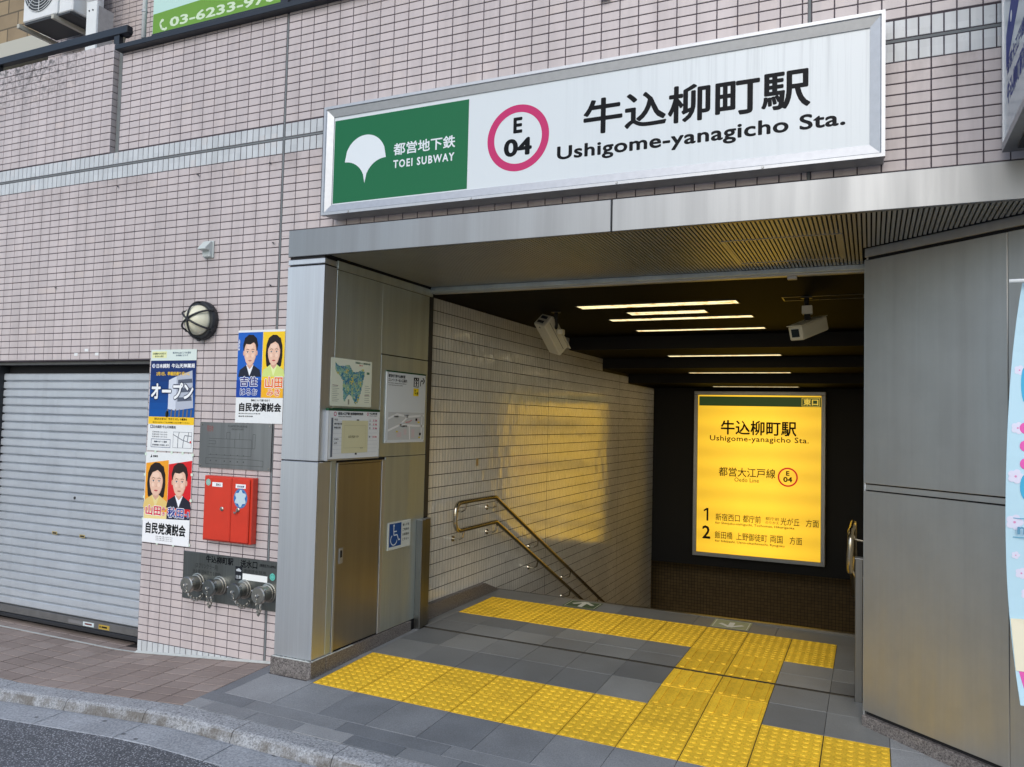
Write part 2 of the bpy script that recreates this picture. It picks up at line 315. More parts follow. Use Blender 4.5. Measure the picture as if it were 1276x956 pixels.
# text as flat outlines
_tc = {}
def glyphs(s, res, track=1.):
    if (s, res) not in _tc:
        c = bpy.data.curves.new('t', 'FONT'); c.body = s; c.size = 1; c.resolution_u = res; c.space_character = 1.22 if s == 'TOEI SUBWAY' else 1.06 if s.startswith('Ushigome') else 1.
        o = bpy.data.objects.new('t', c); COL.objects.link(o); bpy.context.view_layer.update()
        me = bpy.data.meshes.new_from_object(o.evaluated_get(bpy.context.evaluated_depsgraph_get()))
        v = [(q.co.x, q.co.y) for q in me.vertices]; f = [tuple(p.vertices) for p in me.polygons]
        bpy.data.objects.remove(o); bpy.data.curves.remove(c); bpy.data.meshes.remove(me); _tc[(s, res)] = (v, f)
    return _tc[(s, res)]
class Sheet:           # flat print lying on a surface
    def __init__(s, parent, O, U, V, N, step=.0004):
        s.p = parent; s.O = Vector(O); s.U = Vector(U); s.V = Vector(V); s.N = Vector(N); s.step = step; s.parts = {}
    def P(s, u, v, k): return tuple(s.O + s.U * u + s.V * v + s.N * (k * s.step))
    def _mb(s, part, mat):
        return s.parts.setdefault((part, mat.name), (MB(), mat))[0]
    def poly(s, part, mat, pts, k=1):
        s._mb(part, mat).add([s.P(u, v, k) for u, v in pts], [tuple(range(len(pts)))])
    def rect(s, part, mat, u0, v0, u1, v1, k=1): s.poly(part, mat, [(u0, v0), (u1, v0), (u1, v1), (u0, v1)], k)
    def frame(s, part, mat, u0, v0, u1, v1, w, k=1):
        for a in ((u0, v0, u1, v0 + w), (u0, v1 - w, u1, v1), (u0, v0 + w, u0 + w, v1 - w), (u1 - w, v0 + w, u1, v1 - w)): s.rect(part, mat, *a, k)
    def line(s, part, mat, pts, w, k=1):
        for (a, b), (c, d) in zip(pts, pts[1:]):
            L = math.hypot(c - a, d - b) or 1; nx, ny = -(d - b) / L * w / 2, (c - a) / L * w / 2
            s.poly(part, mat, [(a - nx, b - ny), (c - nx, d - ny), (c + nx, d + ny), (a + nx, b + ny)], k)
    def disc(s, part, mat, u, v, ru, rv=None, k=1, n=40):
        rv = rv or ru; s.poly(part, mat, [(u + ru * math.cos(2 * math.pi * i / n), v + rv * math.sin(2 * math.pi * i / n)) for i in range(n)], k)
    def ring(s, part, mat, u, v, r0, r1, k=1, n=64):
        vs = []
        for i in range(n):
            a = 2 * math.pi * i / n
            vs += [s.P(u + r0 * math.cos(a), v + r0 * math.sin(a), k), s.P(u + r1 * math.cos(a), v + r1 * math.sin(a), k)]
        s._mb(part, mat).add(vs, [(2 * i, 2 * i + 1, (2 * i + 3) % (2 * n), (2 * i + 2) % (2 * n)) for i in range(n)])
    def text(s, part, mat, body, u0, v0, u1, v1, w=0., k=2, ref=None, res=2):
        """fit body into the box; with ref, v0..v1 is the height of that reference text; w = embolden, in em"""
        v, f = glyphs(body, res)
        if not v: return
        rv = glyphs(ref, res)[0] if ref else v
        x0, x1 = min(a for a, b in v), max(a for a, b in v); y0, y1 = min(b for a, b in rv), max(b for a, b in rv)
        sx = (u1 - u0) / (x1 - x0 + 2 * w); sy = (v1 - v0) / (y1 - y0 + 2 * w)
        offs = [(0, 0)]
        if w: offs += [(w, 0), (-w, 0), (0, w), (0, -w), (.7 * w, .7 * w), (-.7 * w, .7 * w), (.7 * w, -.7 * w), (-.7 * w, -.7 * w)]
        mb = s._mb(part, mat)
        for i, (dx, dy) in enumerate(offs):
            mb.add([s.P(u0 + (a - x0 + w + dx) * sx, v0 + (b - y0 + w + dy) * sy, k + i * .09) for a, b in v], f)
    def finish(s):
        for (part, _), (mb, mat) in s.parts.items():
            q = mb.build(part, mat, s.p, fix=False)
        s.parts = {}
WHITE, BLACK = ink(236, 240, 242), ink(20, 22, 26)
BLACK.node_tree.nodes['Principled BSDF'].inputs['Specular IOR Level'].default_value = .08; BLACK.node_tree.nodes['Principled BSDF'].inputs['Roughness'].default_value = .4
def facade_sheet(p, y): return Sheet(p, (0, y, 0), (1, 0, 0), (0, 0, 1), (0, -1, 0))
def reveal_sheet(p, x): return Sheet(p, (x, 0, 0), (0, 1, 0), (0, 0, 1), (1, 0, 0))

# ------------------------------------------------------------ ground
def fz(x, y):
    return -.0103 * x + .0328 * min(y, 1.0)
def gz(x, y):                      # height of the pavement at any point
    if x >= -.35: return fz(x, y)
    a = fz(-.35, y); t_ = min(1, (-.35 - x) / 1.35); low = -.104 + .006 * (y - .16)
    return a + (low - a) * t_
def struct(name, mb, mat, **k): return tagged(mb.build(name, mat, None, **k), kind='structure')
def grid_sheet(xs, ys, zf):
    q = MB(); n = len(ys)
    vs = [(x, y, zf(x, y)) for x in xs for y in ys]
    fs = [(i * n + j, (i + 1) * n + j, (i + 1) * n + j + 1, i * n + j + 1) for i in range(len(xs) - 1) for j in range(n - 1)]
    return q.add(vs, fs)
def frange(a, b, s):
    r = []; 
    while a < b - 1e-6: r.append(a); a += s
    return r + [b]
XS = [-200, -60, -20] + frange(-8, 5, .25) + [20, 60, 200]
struct('road', grid_sheet(XS, [-200, -60, -14, -7, -3.5, -1.8, -.905], lambda x, y: gz(max(-8, min(5, x)), -.57) - .062 - .012 * min(1, (-.905 - y))), M['asphalt'], fix=False)
struct('ground', MB().add([(-400, -400, -3.6), (400, -400, -3.6), (400, 400, -3.6), (400, 400, -3.6), (-400, 400, -3.6)], [(0, 1, 2, 4)]), M['asphalt'], fix=False)
# gutter slabs, each a part of the gutter
gut = tagged(bpy.data.objects.new('gutter', None), kind='structure'); COL.objects.link(gut)
kerb = tagged(bpy.data.objects.new('kerb', None), kind='structure'); COL.objects.link(kerb)
def loft(pts_fn, x0, x1, nseg=3):
    q = MB(); rings = []
    xs = [x0 + (x1 - x0) * i / nseg for i in range(nseg + 1)]
    prof = [pts_fn(x) for x in xs]; m = len(prof[0])
    vs = [p for ring in prof for p in ring]; fs = []
    for i in range(nseg):
        for j in range(m): fs.append((i * m + j, i * m + (j + 1) % m, (i + 1) * m + (j + 1) % m, (i + 1) * m + j))
    fs += [tuple(range(m)), tuple(range(nseg * m, nseg * m + m))[::-1]]
    return q.add(vs, fs)
kx = .665
edges = [kx + .6 * i for i in range(-9, 6)]
for a, b in zip(edges, edges[1:]):
    def kp(x):
        g = gz(x, -.57)
        return [(x, -.566, g - .16), (x, -.566, g), (x, -.668, g - .001), (x, -.680, g - .005), (x, -.690, g - .014), (x, -.708, g - .058), (x, -.708, g - .16)]
    loft(kp, a + .002, b - .002).build('kerb_stone', 'kerb granite', kerb)
    def gp(x):
        g = gz(x, -.57) - .052
        return [(x, -.711, g - .15), (x, -.711, g - .004), (x, -.73, g - .002), (x, -.90, g - .008), (x, -.905, g - .012), (x, -.905, g - .15)]
    loft(gp, a + .035, b + .028).build('gutter_slab', 'gutter concrete', gut)
loft(lambda x: [(x, -.560, gz(x, -.57) - .2), (x, -.560, gz(x, -.57) - .03), (x, -.60, gz(x, -.57) - .075), (x, -.90, gz(x, -.57) - .078), (x, -.90, gz(x, -.57) - .2)], -4.8, 3.8, 40).build('kerb_bedding', 'kerb joint dark', kerb)
# brick sidewalk on the left
walk = tagged(bpy.data.objects.new('sidewalk', None), kind='structure'); COL.objects.link(walk)
SEAM0, SEAM1 = (-.405, -.563), (-.43, .16)      # edge between bricks and stone
def seam_x(y): return SEAM0[0] + (y - SEAM0[1]) / (SEAM1[1] - SEAM0[1]) * (SEAM1[0] - SEAM0[0])
grid_sheet([-4.9] + frange(-4.5, -.40, .1), frange(-.562, .36, .18), lambda x, y: gz(x, y) - .0035).build('brick_bed', 'joint mortar', walk, fix=False)
def slab_piece(name, mat, parent, pts, zf, h=.03, inset=.002, ch=.002):
    cx_ = sum(p[0] for p in pts) / len(pts); cy_ = sum(p[1] for p in pts) / len(pts)
    def ins(p, d): return (p[0] - math.copysign(d, p[0] - cx_), p[1] - math.copysign(d, p[1] - cy_))
    a = [ins(p, inset) for p in pts]; b = [ins(p, inset + ch) for p in pts]; n = len(pts)
    jit = random.uniform(-.0007, .0007)
    vs = [(x, y, zf(x, y) - h) for x, y in a] + [(x, y, zf(x, y) - ch + jit) for x, y in a] + [(x, y, zf(x, y) + jit) for x, y in b]
    fs = [tuple(range(2 * n, 3 * n))] + [(i, (i + 1) % n, n + (i + 1) % n, n + i) for i in range(n)] + [(n + i, n + (i + 1) % n, 2 * n + (i + 1) % n, 2 * n + i) for i in range(n)]
    return MB().add(vs, fs).build(name, mat, parent, fix=False)
BW, BH = .2, .1
rows = frange(-.562, .33, .1)
for j, y0 in enumerate(rows[:-1]):
    y1 = min(y0 + .1, .33); x = -4.6 + (0 if j < 1 else 0)
    # the row next to the kerb and every third row are cut half bricks, as laid
    w = BW if j not in (0,) else BW
    off = 0
    x = -4.6 + off
    while x < -.38:
        xa, xb = x, x + w
        xe0, xe1 = seam_x(y0), seam_x(y1)
        if xa < min(xe0, xe1) - .02:
            pts = [(xa, y0), (min(xb, xe0), y0), (min(xb, xe1), y1), (xa, y1)]
            if y0 > .14 and xa > -1.62: pass
            elif y0 > .12 and xb > -1.6: slab_piece('brick', 'sidewalk brick', walk, [(xa, y0), (min(xb, xe0), y0), (min(xb, xe0), min(y1, .165)), (xa, min(y1, .165))], gz, inset=.0042)
            else: slab_piece('brick', 'sidewalk brick', walk, pts, gz, inset=.0042)
        x += w
# sealing strip along the wall foot
loft(lambda x: [(x, .150, gz(x, .15) - .004), (x, .150 - .012, gz(x, .15) + .002), (x, .157, gz(x, .15) + .012), (x, .159, gz(x, .15) - .004)], -1.6, -.34, 14).build('sealant_bead', 'sealing strip', walk)
loft(lambda x: [(x, .150, gz(x, .15) - .004), (x, .150 - .010, gz(x, .15) + .0025), (x, .157, gz(x, .15) + .004), (x, .165, gz(x, .15) - .004)], -4.6, -1.602, 14).build('sealant_bead', 'sealing strip', walk)

# entrance floor
floor = tagged(bpy.data.objects.new('entrance_floor', None), kind='structure'); COL.objects.link(floor)
bedx = frange(-.44, 3.9, .2)
grid_sheet(bedx, [-.562, 0, .5, 1.0, 1.8, 2.70], lambda x, y: (gz if y < .2 else fz)(x, y) - .006).build('slab_bed', 'joint mortar', floor, fix=False)
def in_plinth(x0, y0, x1, y1): return False
def slab(x0, y0, x1, y1, mat='paving slab'):
    slab_piece('paving_slab', mat, floor, [(x0, y0), (x1, y0), (x1, y1), (x0, y1)], fz, inset=.0012, ch=.0012)
XR = 3.9
# two narrow border courses next to the kerb
for y0, y1, o in ((-.560, -.455, .12), (-.455, -.342, .30)):
    x = -.40 + o - .6
    while x < XR:
        a, b = max(x, -.405 if y0 < -.5 else -.408), min(x + .3 if y0 < -.5 else x + .6, XR)
        if b - a > .02: slab(a, y0, b, y1)
        x += .3 if y0 < -.5 else .6
slab_piece('paving_slab', 'paving slab', floor, [(-.412, -.342), (-.33, -.342), (-.33, .155), (-.43, .155)], gz, inset=.0012)
x = -.33
for x0, x1 in [(-.33, 0)] + [(.3 * i, .3 * i + .3) for i in range(0, 13)]:
    slab(x0, -.342, x1, 0)
slab(-.045, 0, 0, .3); slab(-.045, .3, 0, .6); slab(-.045, .6, 0, 1.2)
def yl(): pass
dirx = (1.8, 2.4)
for i in range(12):
    x0 = .3 * i
    if i in (6, 7): continue
    for y0, y1 in ((.6, .92), (.92, 1.235)):
        if i >= 10: continue
        slab(x0, y0, x0 + .3, y1, 'floor slab dark')
    for y0, y1 in ((1.265, 1.5), (1.5, 1.757)):
        if i >= 10: continue
        slab(x0, y0, x0 + .3, y1, 'floor slab dark')
for y0, y1 in ((0, .3), (.3, .6), (.6, .92)):
    slab(3.0, y0, 3.3, y1); slab(3.3, y0, 3.6, y1)
for y0, y1 in ((1.265, 1.757), (1.757, 2.357)): slab(-.12, y0, 0, y1, 'floor slab dark')
slab(2.7, 1.757, 3.0, 2.357, 'floor slab dark')
for i in range(-1, 5): slab(-.12 + (i + 1) * .6, 2.357, -.12 + (i + 2) * .6 if i < 4 else 3.0, 2.66, 'floor slab dark')
loft(lambda x: [(x, 1.238, fz(x, 1.2) - .02), (x, 1.238, fz(x, 1.2) + .002), (x, 1.262, fz(x, 1.2) + .002), (x, 1.262, fz(x, 1.2) - .02)], -.04, 2.87, 4).build('shutter_track', 'track metal', floor)
loft(lambda x: [(x, 1.246, fz(x, 1.2) - .01), (x, 1.246, fz(x, 1.2) + .0032), (x, 1.254, fz(x, 1.2) + .0032), (x, 1.254, fz(x, 1.2) - .01)], -.04, 2.87, 4).build('track_slot', 'shadow gap', floor)
# tactile paving, each block a part
def tactile_mesh(kind, depth=.3):
    q = MB(); s = .1472; d = depth / 2 - .0026
    q.add([(-s, -d, -.012), (s, -d, -.012), (s, d, -.012), (-s, d, -.012), (-s, -d, .0), (s, -d, .0), (s, d, .0), (-s, d, .0)],
          [(4, 5, 6, 7), (0, 1, 5, 4), (1, 2, 6, 5), (2, 3, 7, 6), (3, 0, 4, 7)])
    if kind == 'dots':
        n = 10
        for i in range(6):
            for j in range(6):
                cx_, cy_ = -.125 + .05 * i, -.125 + .05 * j; vs = []; fs = []
                for k, (r, h) in enumerate(((.0165, 0), (.0150, .0030), (.0118, .0042))):
                    vs += [(cx_ + r * math.cos(2 * math.pi * a / n), cy_ + r * math.sin(2 * math.pi * a / n), h) for a in range(n)]
                for k in range(2): fs += [(k * n + a, k * n + (a + 1) % n, (k + 1) * n + (a + 1) % n, (k + 1) * n + a) for a in range(n)]
                fs.append(tuple(range(2 * n, 3 * n))); q.add(vs, fs)
    else:
        L = depth / 2 - .016
        for i in range(4):
            c_ = -.1125 + .075 * i
            def oval(r, l, h):
                o = []
                for a in range(7): t_ = math.pi * a / 6; o.append((c_ + r * math.cos(t_), l - r + r * math.sin(t_), h))
                for a in range(7): t_ = math.pi + math.pi * a / 6; o.append((c_ + r * math.cos(t_), -l + r + r * math.sin(t_), h))
                return o
            o1, o2 = oval(.0168, L, 0), oval(.0150, L - .002, .0065); n = 14
            q.add(o1 + o2, [(a, (a + 1) % n, n + (a + 1) % n, n + a) for a in range(n)] + [tuple(range(n, 2 * n))])
    return q.mesh('tactile_' + kind, M['tactile yellow'], fix=False)
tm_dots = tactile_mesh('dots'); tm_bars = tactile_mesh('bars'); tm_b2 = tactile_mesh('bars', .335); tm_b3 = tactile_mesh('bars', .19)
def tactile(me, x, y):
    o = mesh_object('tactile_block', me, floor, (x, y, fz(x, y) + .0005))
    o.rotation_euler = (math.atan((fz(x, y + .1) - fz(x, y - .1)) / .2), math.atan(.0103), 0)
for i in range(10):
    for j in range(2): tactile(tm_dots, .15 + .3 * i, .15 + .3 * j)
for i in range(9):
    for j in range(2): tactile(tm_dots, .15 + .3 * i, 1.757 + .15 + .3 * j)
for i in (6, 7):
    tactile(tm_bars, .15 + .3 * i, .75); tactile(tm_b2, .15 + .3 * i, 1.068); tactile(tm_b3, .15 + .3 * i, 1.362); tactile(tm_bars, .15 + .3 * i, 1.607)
# floor arrows by the stairs
for (x0, x1, y0, y1, flip, g) in ((.62, .90, 2.385, 2.61, False, (70, 92, 60)), (1.81, 2.09, 2.385, 2.645, True, (160, 164, 128))):
    tg = thing('floor_arrow_sticker', ((x0 + x1) / 2, (y0 + y1) / 2, fz(x0, 2.4)),
               'worn pale floor sticker with a faded arrow pointing back towards the street' if flip else 'dark green floor sticker with a white arrow pointing down the stairs by the handrail',
               'floor sticker')
    zb_ = fz((x0 + x1) / 2, 2.5)
    s = Sheet(tg, (0, 0, zb_ + .0022), (1, 0, 0), (0, 1, 0), (0, 0, 1), .0008)
    s.rect('sticker_sheet', ink(*g), x0, y0, x1, y1, 0)
    s.frame('sticker_border', ink(214, 214, 196), x0 + .012, y0 + .012, x1 - .012, y1 - .012, .006, 1)
    cx_ = (x0 + x1) / 2; m = -1 if flip else 1; cy_ = (y0 + y1) / 2
    s.rect('arrow', ink(226, 226, 214), cx_ - .02, cy_ - .085, cx_ + .02, cy_ + .06, 1.5)
    s.line('arrow', ink(226, 226, 214), [(cx_ - .085, cy_ + m * .0), (cx_, cy_ + m * .085)], .034, 2)
    s.line('arrow', ink(226, 226, 214), [(cx_ + .085, cy_ + m * .0), (cx_, cy_ + m * .085)], .034, 2.4)
    s.finish()
# stairs down
st = MB(); y = 2.66; z = fz(1.4, 2.5)
prof = [(y, z - .004)]
n = 0
while y < 8.0:
    z -= .15; prof.append((y, z)); y += .308; prof.append((y, z))
prof += [(9.2, z), (9.2, z - .3), (2.66, -.6)]
st.prism([(0, a, b) for a, b in prof], (-.12, 0, 0), (2.95, 0, 0))
struct('stairs', st, M['floor slab dark'])
struct('stair_nosing', MB().box(-.12, 2.95, 2.655, 2.70, fz(1.4, 2.5) - .03, fz(1.4, 2.5) + .003), M['track metal'])
ZEND = z

# ------------------------------------------------------------ tiled facade
YF = .16
bld = thing('tiled_building', (-1, .5, 0), 'pinkish grey tiled building wall round the subway entrance, with two pale tile bands', 'building')
def backing(x0, x1, z0, z1, y0=.1638, y1=.30, name='grout_backing'): B(name, 'facade grout', bld, x0, x1, y0, y1, z0, z1)
backing(-6, -1.6, 1.885, 3.385); backing(-1.6, -.32, -.4, 3.385); backing(-.32, 6, 2.56, 3.385)
backing(-2.012, 6, 3.385, 4.106); backing(-.49, 6, 4.106, 5.6)
backing(-2.1 + .0, -1.6, 3.385 - .2, 3.385, .166, .29)
def tile_vf(x0, x1, z0, z1, y=YF, ch=.0016, dep=.006):
    a = [(x0, y + dep, z0), (x1, y + dep, z0), (x1, y + dep, z1), (x0, y + dep, z1)]
    b = [(x0, y + ch, z0), (x1, y + ch, z0), (x1, y + ch, z1), (x0, y + ch, z1)]
    c = [(x0 + ch, y, z0 + ch), (x1 - ch, y, z0 + ch), (x1 - ch, y, z1 - ch), (x0 + ch, y, z1 - ch)]
    return a + b + c, [(8, 9, 10, 11)] + [(i, (i + 1) % 4, 4 + (i + 1) % 4, 4 + i) for i in range(4)] + [(4 + i, 4 + (i + 1) % 4, 8 + (i + 1) % 4, 8 + i) for i in range(4)]
J = .0026     # half joint
tiles, bands = [], []
def field(x0, x1, z0, z1, ox, oz, px=.1, pz=.05, out=tiles, y=YF):
    i0 = math.floor((x0 - ox) / px + 1e-6); k0 = math.floor((z0 - oz) / pz + 1e-6)
    i = i0
    while ox + i * px < x1 - 1e-6:
        k = k0
        while oz + k * pz < z1 - 1e-6:
            a, b = max(x0, ox + i * px + J), min(x1, ox + (i + 1) * px - J)
            c, d = max(z0, oz + k * pz + J), min(z1, oz + (k + 1) * pz - J)
            if b - a > .012 and d - c > .008: out.append((a, b, c, d, y))
            k += 1
        i += 1
G0 = -.508 # left grid origin (joint between tiles)
field(-4.6, -.508, 1.890, 3.19, G0, 3.19)
field(-1.598, -.508, -.01, 1.8899, G0, 3.19)
field(-.492, -.32, -.01, 2.49, -.492, 3.19); field(-.492, -.33, 2.49, 2.655, -.492, 3.19)
field(-.492, 2.632, 2.655, 3.19, -.492, 3.19); field(2.648, 5.2, 2.655, 3.19, 2.649, 3.19)
field(-1.598, -.508, -.12, -.01, G0, -.11, .05, .1, bands)       # cut vertical course at the foot
for x0, x1, o in ((-4.6, -.508, G0), (-.492, 2.632, -.492), (2.648, 5.2, 2.649)):
    field(x0, x1, 3.19, 3.280, o, 3.19, .05, .09, bands); field(x0, x1, 3.296, 3.385, o, 3.296, .05, .089, bands)
field(-2.008, -.508, 3.388, 4.106, G0, 3.39); field(-.492, 2.632, 3.388, 5.0, -.492, 3.39); field(2.648, 5.2, 3.388, 5.0, 2.649, 3.39)
PX = -2.106
pt_ = []
field(-4.6, PX, 3.388, 4.19, PX, 3.39, out=pt_)
# foot tiles are cut to the rising pavement
def cut(lst):
    o = []
    for a, b, c, d, y in lst:
        if c < .02 and b < -.3:
            c = max(c, gz((a + b) / 2, .16) - .01)
            if d - c < .008: continue
        o.append((a, b, c, d, y))
    return o
tiles = cut(tiles); bands = cut(bands)
cp = cam_ob.matrix_world.inverted()
def shown(t_):
    p = cp @ Vector(((t_[0] + t_[1]) / 2, YF, (t_[2] + t_[3]) / 2)); u = p.x / -p.z * .7687; v = p.y / -p.z * .7687
    if abs(u) > .5 or abs(v) > .375: return 0
    if -.08 < t_[0] < 2.9 and 2.70 < t_[2] < 3.37: return 0
    return (t_[1] - t_[0]) * (t_[3] - t_[2]) / (p.z * p.z)
ranked = sorted(tiles, key=shown, reverse=True)
single = set(ranked[:300])
_tm = {}
for t_ in ranked[:300]:
    w, h = round(t_[1] - t_[0], 4), round(t_[3] - t_[2], 4)
    if (w, h) not in _tm:
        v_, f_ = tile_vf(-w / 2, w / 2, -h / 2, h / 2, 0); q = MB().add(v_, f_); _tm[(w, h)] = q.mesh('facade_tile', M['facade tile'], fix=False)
    dy = random.uniform(-.0004, .0004)
    mesh_object('wall_tile', _tm[(w, h)], bld, (Vector(((t_[0] + t_[1]) / 2, YF + dy, (t_[2] + t_[3]) / 2)) - bld.location),
                (random.uniform(-.006, .006), 0, random.uniform(-.005, .005)))
def join_tiles(lst, name, mat, parent):
    q = MB()
    for a, b, c, d, y in lst:
        dy = random.uniform(-.0005, .0005); q.add(*tile_vf(a, b, c, d, y + dy))
    return q.build(name, mat, parent, kind='stuff', fix=False)
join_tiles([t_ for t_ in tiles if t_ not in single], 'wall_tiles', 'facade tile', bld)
join_tiles(bands, 'band_tiles', 'pale band tile', bld)
B('movement_joint', 'sealant', bld, -.506, -.494, .1615, .166, -.1, 4.10)
B('movement_joint', 'sealant', bld, 2.634, 2.646, .1615, .166, 2.66, 5.0)
B('band_joint', 'sealant', bld, -4.6, -.507, .1612, .166, 3.282, 3.294)
B('band_joint', 'sealant', bld, -.493, 2.633, .1612, .166, 3.282, 3.294)
B('band_joint', 'sealant', bld, 2.647, 5.2, .1612, .166, 3.282, 3.294)
# dark stubs of old fixings on the wall
for x, z in ((-1.99, 3.13), (-1.22, 3.13), (-.60, 3.14), (-.55, 2.62), (-.56, 2.35), (-2.6, 2.43)):
    MB().tube([(x, .162, z), (x - .004, .152, z), (x + .012, .146, z - .004)], .004, 6).build('old_fixing', 'dark metal', bld)
for x, z in ((-2.35, 1.93), (-2.24, 1.96), (-2.13, 1.93)):
    MB().add(*tile_vf(x - .018, x + .018, z - .010, z + .010, .158, .001, .004)).build('filler_patch', 'white paper', bld)
# return of the wall into the shutter recess and back of the building
B('recess_side', 'facade grout', bld, -1.60, -1.5, .301, .5, -.4, 1.89)
q = MB()
for k in range(42):
    z1 = 1.887 - k * .05
    if z1 < -.1: break
    q.add([(-1.6018, .163, z1 - .047), (-1.6018, .258, z1 - .047), (-1.6018, .258, z1), (-1.6018, .163, z1)], [(0, 1, 2, 3)])
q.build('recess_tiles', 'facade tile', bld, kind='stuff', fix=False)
B('building_mass', 'facade grout', bld, -.3, 6, .31, 9.6, 2.66, 5.6)
B('building_mass', 'facade grout', bld, -6, -.5, .45, 9.6, -.5, 3.0)

# parapet of the terrace
par = thing('terrace_parapet', (-3.3, .25, 3.385), 'tiled terrace parapet with grimy top courses under the dark handrail', 'parapet wall')
B('grout_backing', 'facade grout', par, -4.6, PX, .1638, .28, 3.387, 4.185)
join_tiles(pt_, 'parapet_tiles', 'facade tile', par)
q = MB()
for k in range(16):
    z0 = 3.392 + k * .05
    q.box(PX - .004, PX + .005, .1605, .206, z0, z0 + .045); q.box(PX - .004, PX + .005, .211, .256, z0, z0 + .045)
q.build('corner_tiles', 'facade tile', par, kind='stuff')
B('expansion_strip', 'sealant', par, PX + .012, -2.012, .200, .210, 3.387, 4.19)
q = MB()
for k in range(int(2.5 / .05)):
    x0 = PX - .05 * (k + 1); q.box(x0 + .002, x0 + .047, .160, .275, 4.186, 4.197 + random.uniform(-.002, .002))
q.build('coping_tiles', 'facade tile', par, kind='stuff')
rail = thing('terrace_rail', (-3.3, .3, 4.2), 'dark blue-grey steel handrail on short posts above the tiled parapet', 'handrail')
MB().box(-4.8, -2.12, .272, .325, 4.335, 4.395).build('top_rail', 'black frame', rail, .004)
for x in (-2.235, -3.64): B('post', 'black frame', rail, x - .028, x + .028, .28, .315, 4.197, 4.334)

# window ledge and window with a green film
win = thing('shop_window', (-1.2, .17, 4.11), 'upper window with green film and a white telephone number above the tiled wall', 'window')
B('sill', 'black frame', win, -2.02, .6, .10, .30, 4.106, 4.143, .003)
B('sill_lip', 'black frame', win, -1.68, -.53, .12, .16, 4.145, 4.166)
B('frame_post', 'black frame', win, -.53, -.47, .115, .20, 4.145, 5.2)
B('film_panel', ink(188, 222, 214), win, -1.69, -.53, .135, .15, 4.147, 5.1)
s = facade_sheet(win, .1345)
GR = ink(110, 158, 62)
s.poly('green_band', GR, [(-1.687, 4.168), (-.532, 4.168), (-.532, 4.36), (-1.687, 4.315)], 1)
s.text('lettering', ink(206, 226, 196), '03-6233-970', -1.525, 4.193, -.585, 4.262, .03, 2, ref='03')
s.line('phone_symbol', ink(206, 226, 196), [(-1.600, 4.262), (-1.616, 4.235), (-1.600, 4.198), (-1.565, 4.186)], .016, 2)
s.line('phone_symbol', ink(206, 226, 196), [(-1.600, 4.262), (-1.585, 4.250)], .018, 2.3); s.line('phone_symbol', ink(206, 226, 196), [(-1.565, 4.186), (-1.552, 4.198)], .018, 2.3)
s.finish()
w2 = thing('upper_window', (.2, .2, 4.15), 'dark glazed upper window between black frames over the entrance sign', 'window')
B('pane', ink(70, 76, 80, .1), w2, -.468, .6, .165, .175, 4.145, 5.1)
B('frame_rail', 'black frame', w2, -.468, .6, .13, .164, 4.145, 4.17)
B('frame_post', 'black frame', w2, -.38, -.34, .128, .163, 4.171, 5.1)
dp = thing('downpipe', (-1.735, .11, 4.15), 'slim white pipe standing at the left edge of the green window', 'pipe')
MB().tube([(-1.745, .11, 4.147), (-1.745, .11, 5.2)], .016, 10).build('pipe', 'ac white', dp, smooth=True)
MB().tube([(-1.745, .11, 4.33), (-1.745, .11, 4.345)], .020, 10).build('bracket', 'galvanised pipe', dp)

# things on the terrace and the neighbouring house
tw = thing('terrace_back_wall', (-3, 1.6, 3.4), 'set-back tiled wall behind the terrace and the outdoor units', 'wall')
B('grout_backing', 'facade grout', tw, -5.05, .2, 1.664, 1.8, 3.39, 7)
l_ = []
field(-5.05, .1, 3.9, 6.3, -5.05, 3.9, out=l_, y=1.66)
join_tiles(l_, 'wall_tiles', 'clean facade tile', tw)
struct('terrace_floor', MB().box(-6, -2.02, .285, 1.66, 3.25, 3.38), M['gutter concrete'])
ac = thing('outdoor_unit', (-4.5, 1.2, 5.34), 'white air conditioner outdoor unit with round fan grille on a raised bracket', 'air conditioner')
B('casing', 'ac white', ac, -4.78, -4.28, 1.2, 1.56, 5.355, 5.95, .01)
B('side_casing', 'ac white', ac, -4.275, -4.08, 1.22, 1.56, 5.36, 5.95, .01)
B('base_tray', 'ac dark', ac, -4.77, -4.10, 1.215, 1.555, 5.335, 5.353)
q = MB(); q.lathe((-4.53, 1.197, 5.66), (0, 1, 0), [(0, .235), (.006, .235)], 32); q.build('fan_opening', 'ac dark', ac)
q = MB()
for r in (.06, .09, .12, .15, .18, .21, .235):
    q.tube([(-4.53 + r * math.cos(a * math.pi / 14), 1.19, 5.66 + r * math.sin(a * math.pi / 14)) for a in range(28)], .003, 4, closed=True)
for a in range(8): q.tube([(-4.53, 1.189, 5.66), (-4.53 + .235 * math.cos(a * math.pi / 4), 1.189, 5.66 + .235 * math.sin(a * math.pi / 4))], .004, 4)
q.build('fan_grille', 'ac white', ac)
br_ = thing('unit_bracket', (-4.4, 1.3, 5.3), 'cream steel bracket arms and white post carrying the outdoor unit', 'bracket')
for x in (-4.80, -4.29): B('arm', 'cream steel', br_, x - .018, x + .018, 1.17, 1.70, 5.295, 5.334)
B('post', 'ac white', br_, -3.82, -3.68, 1.18, 1.22, 4.0, 5.36, .004)
B('post_side', 'galvanised pipe', br_, -3.678, -3.655, 1.18, 1.34, 4.0, 5.30)
for x in (-3.78, -3.73): MB().lathe((x, 1.179, 5.27), (0, -1, 0), [(0, .008), (.004, .008)], 10).build('bolt', 'dark metal', br_)
q = thing('insulated_pipe', (-3.95, 1.3, 5.3), 'white insulated pipe running up beside the outdoor unit', 'pipe')
MB().tube([(-3.97, 1.35, 5.32), (-3.97, 1.35, 6.2)], .055, 14).build('pipe', 'ac white', q, smooth=True)
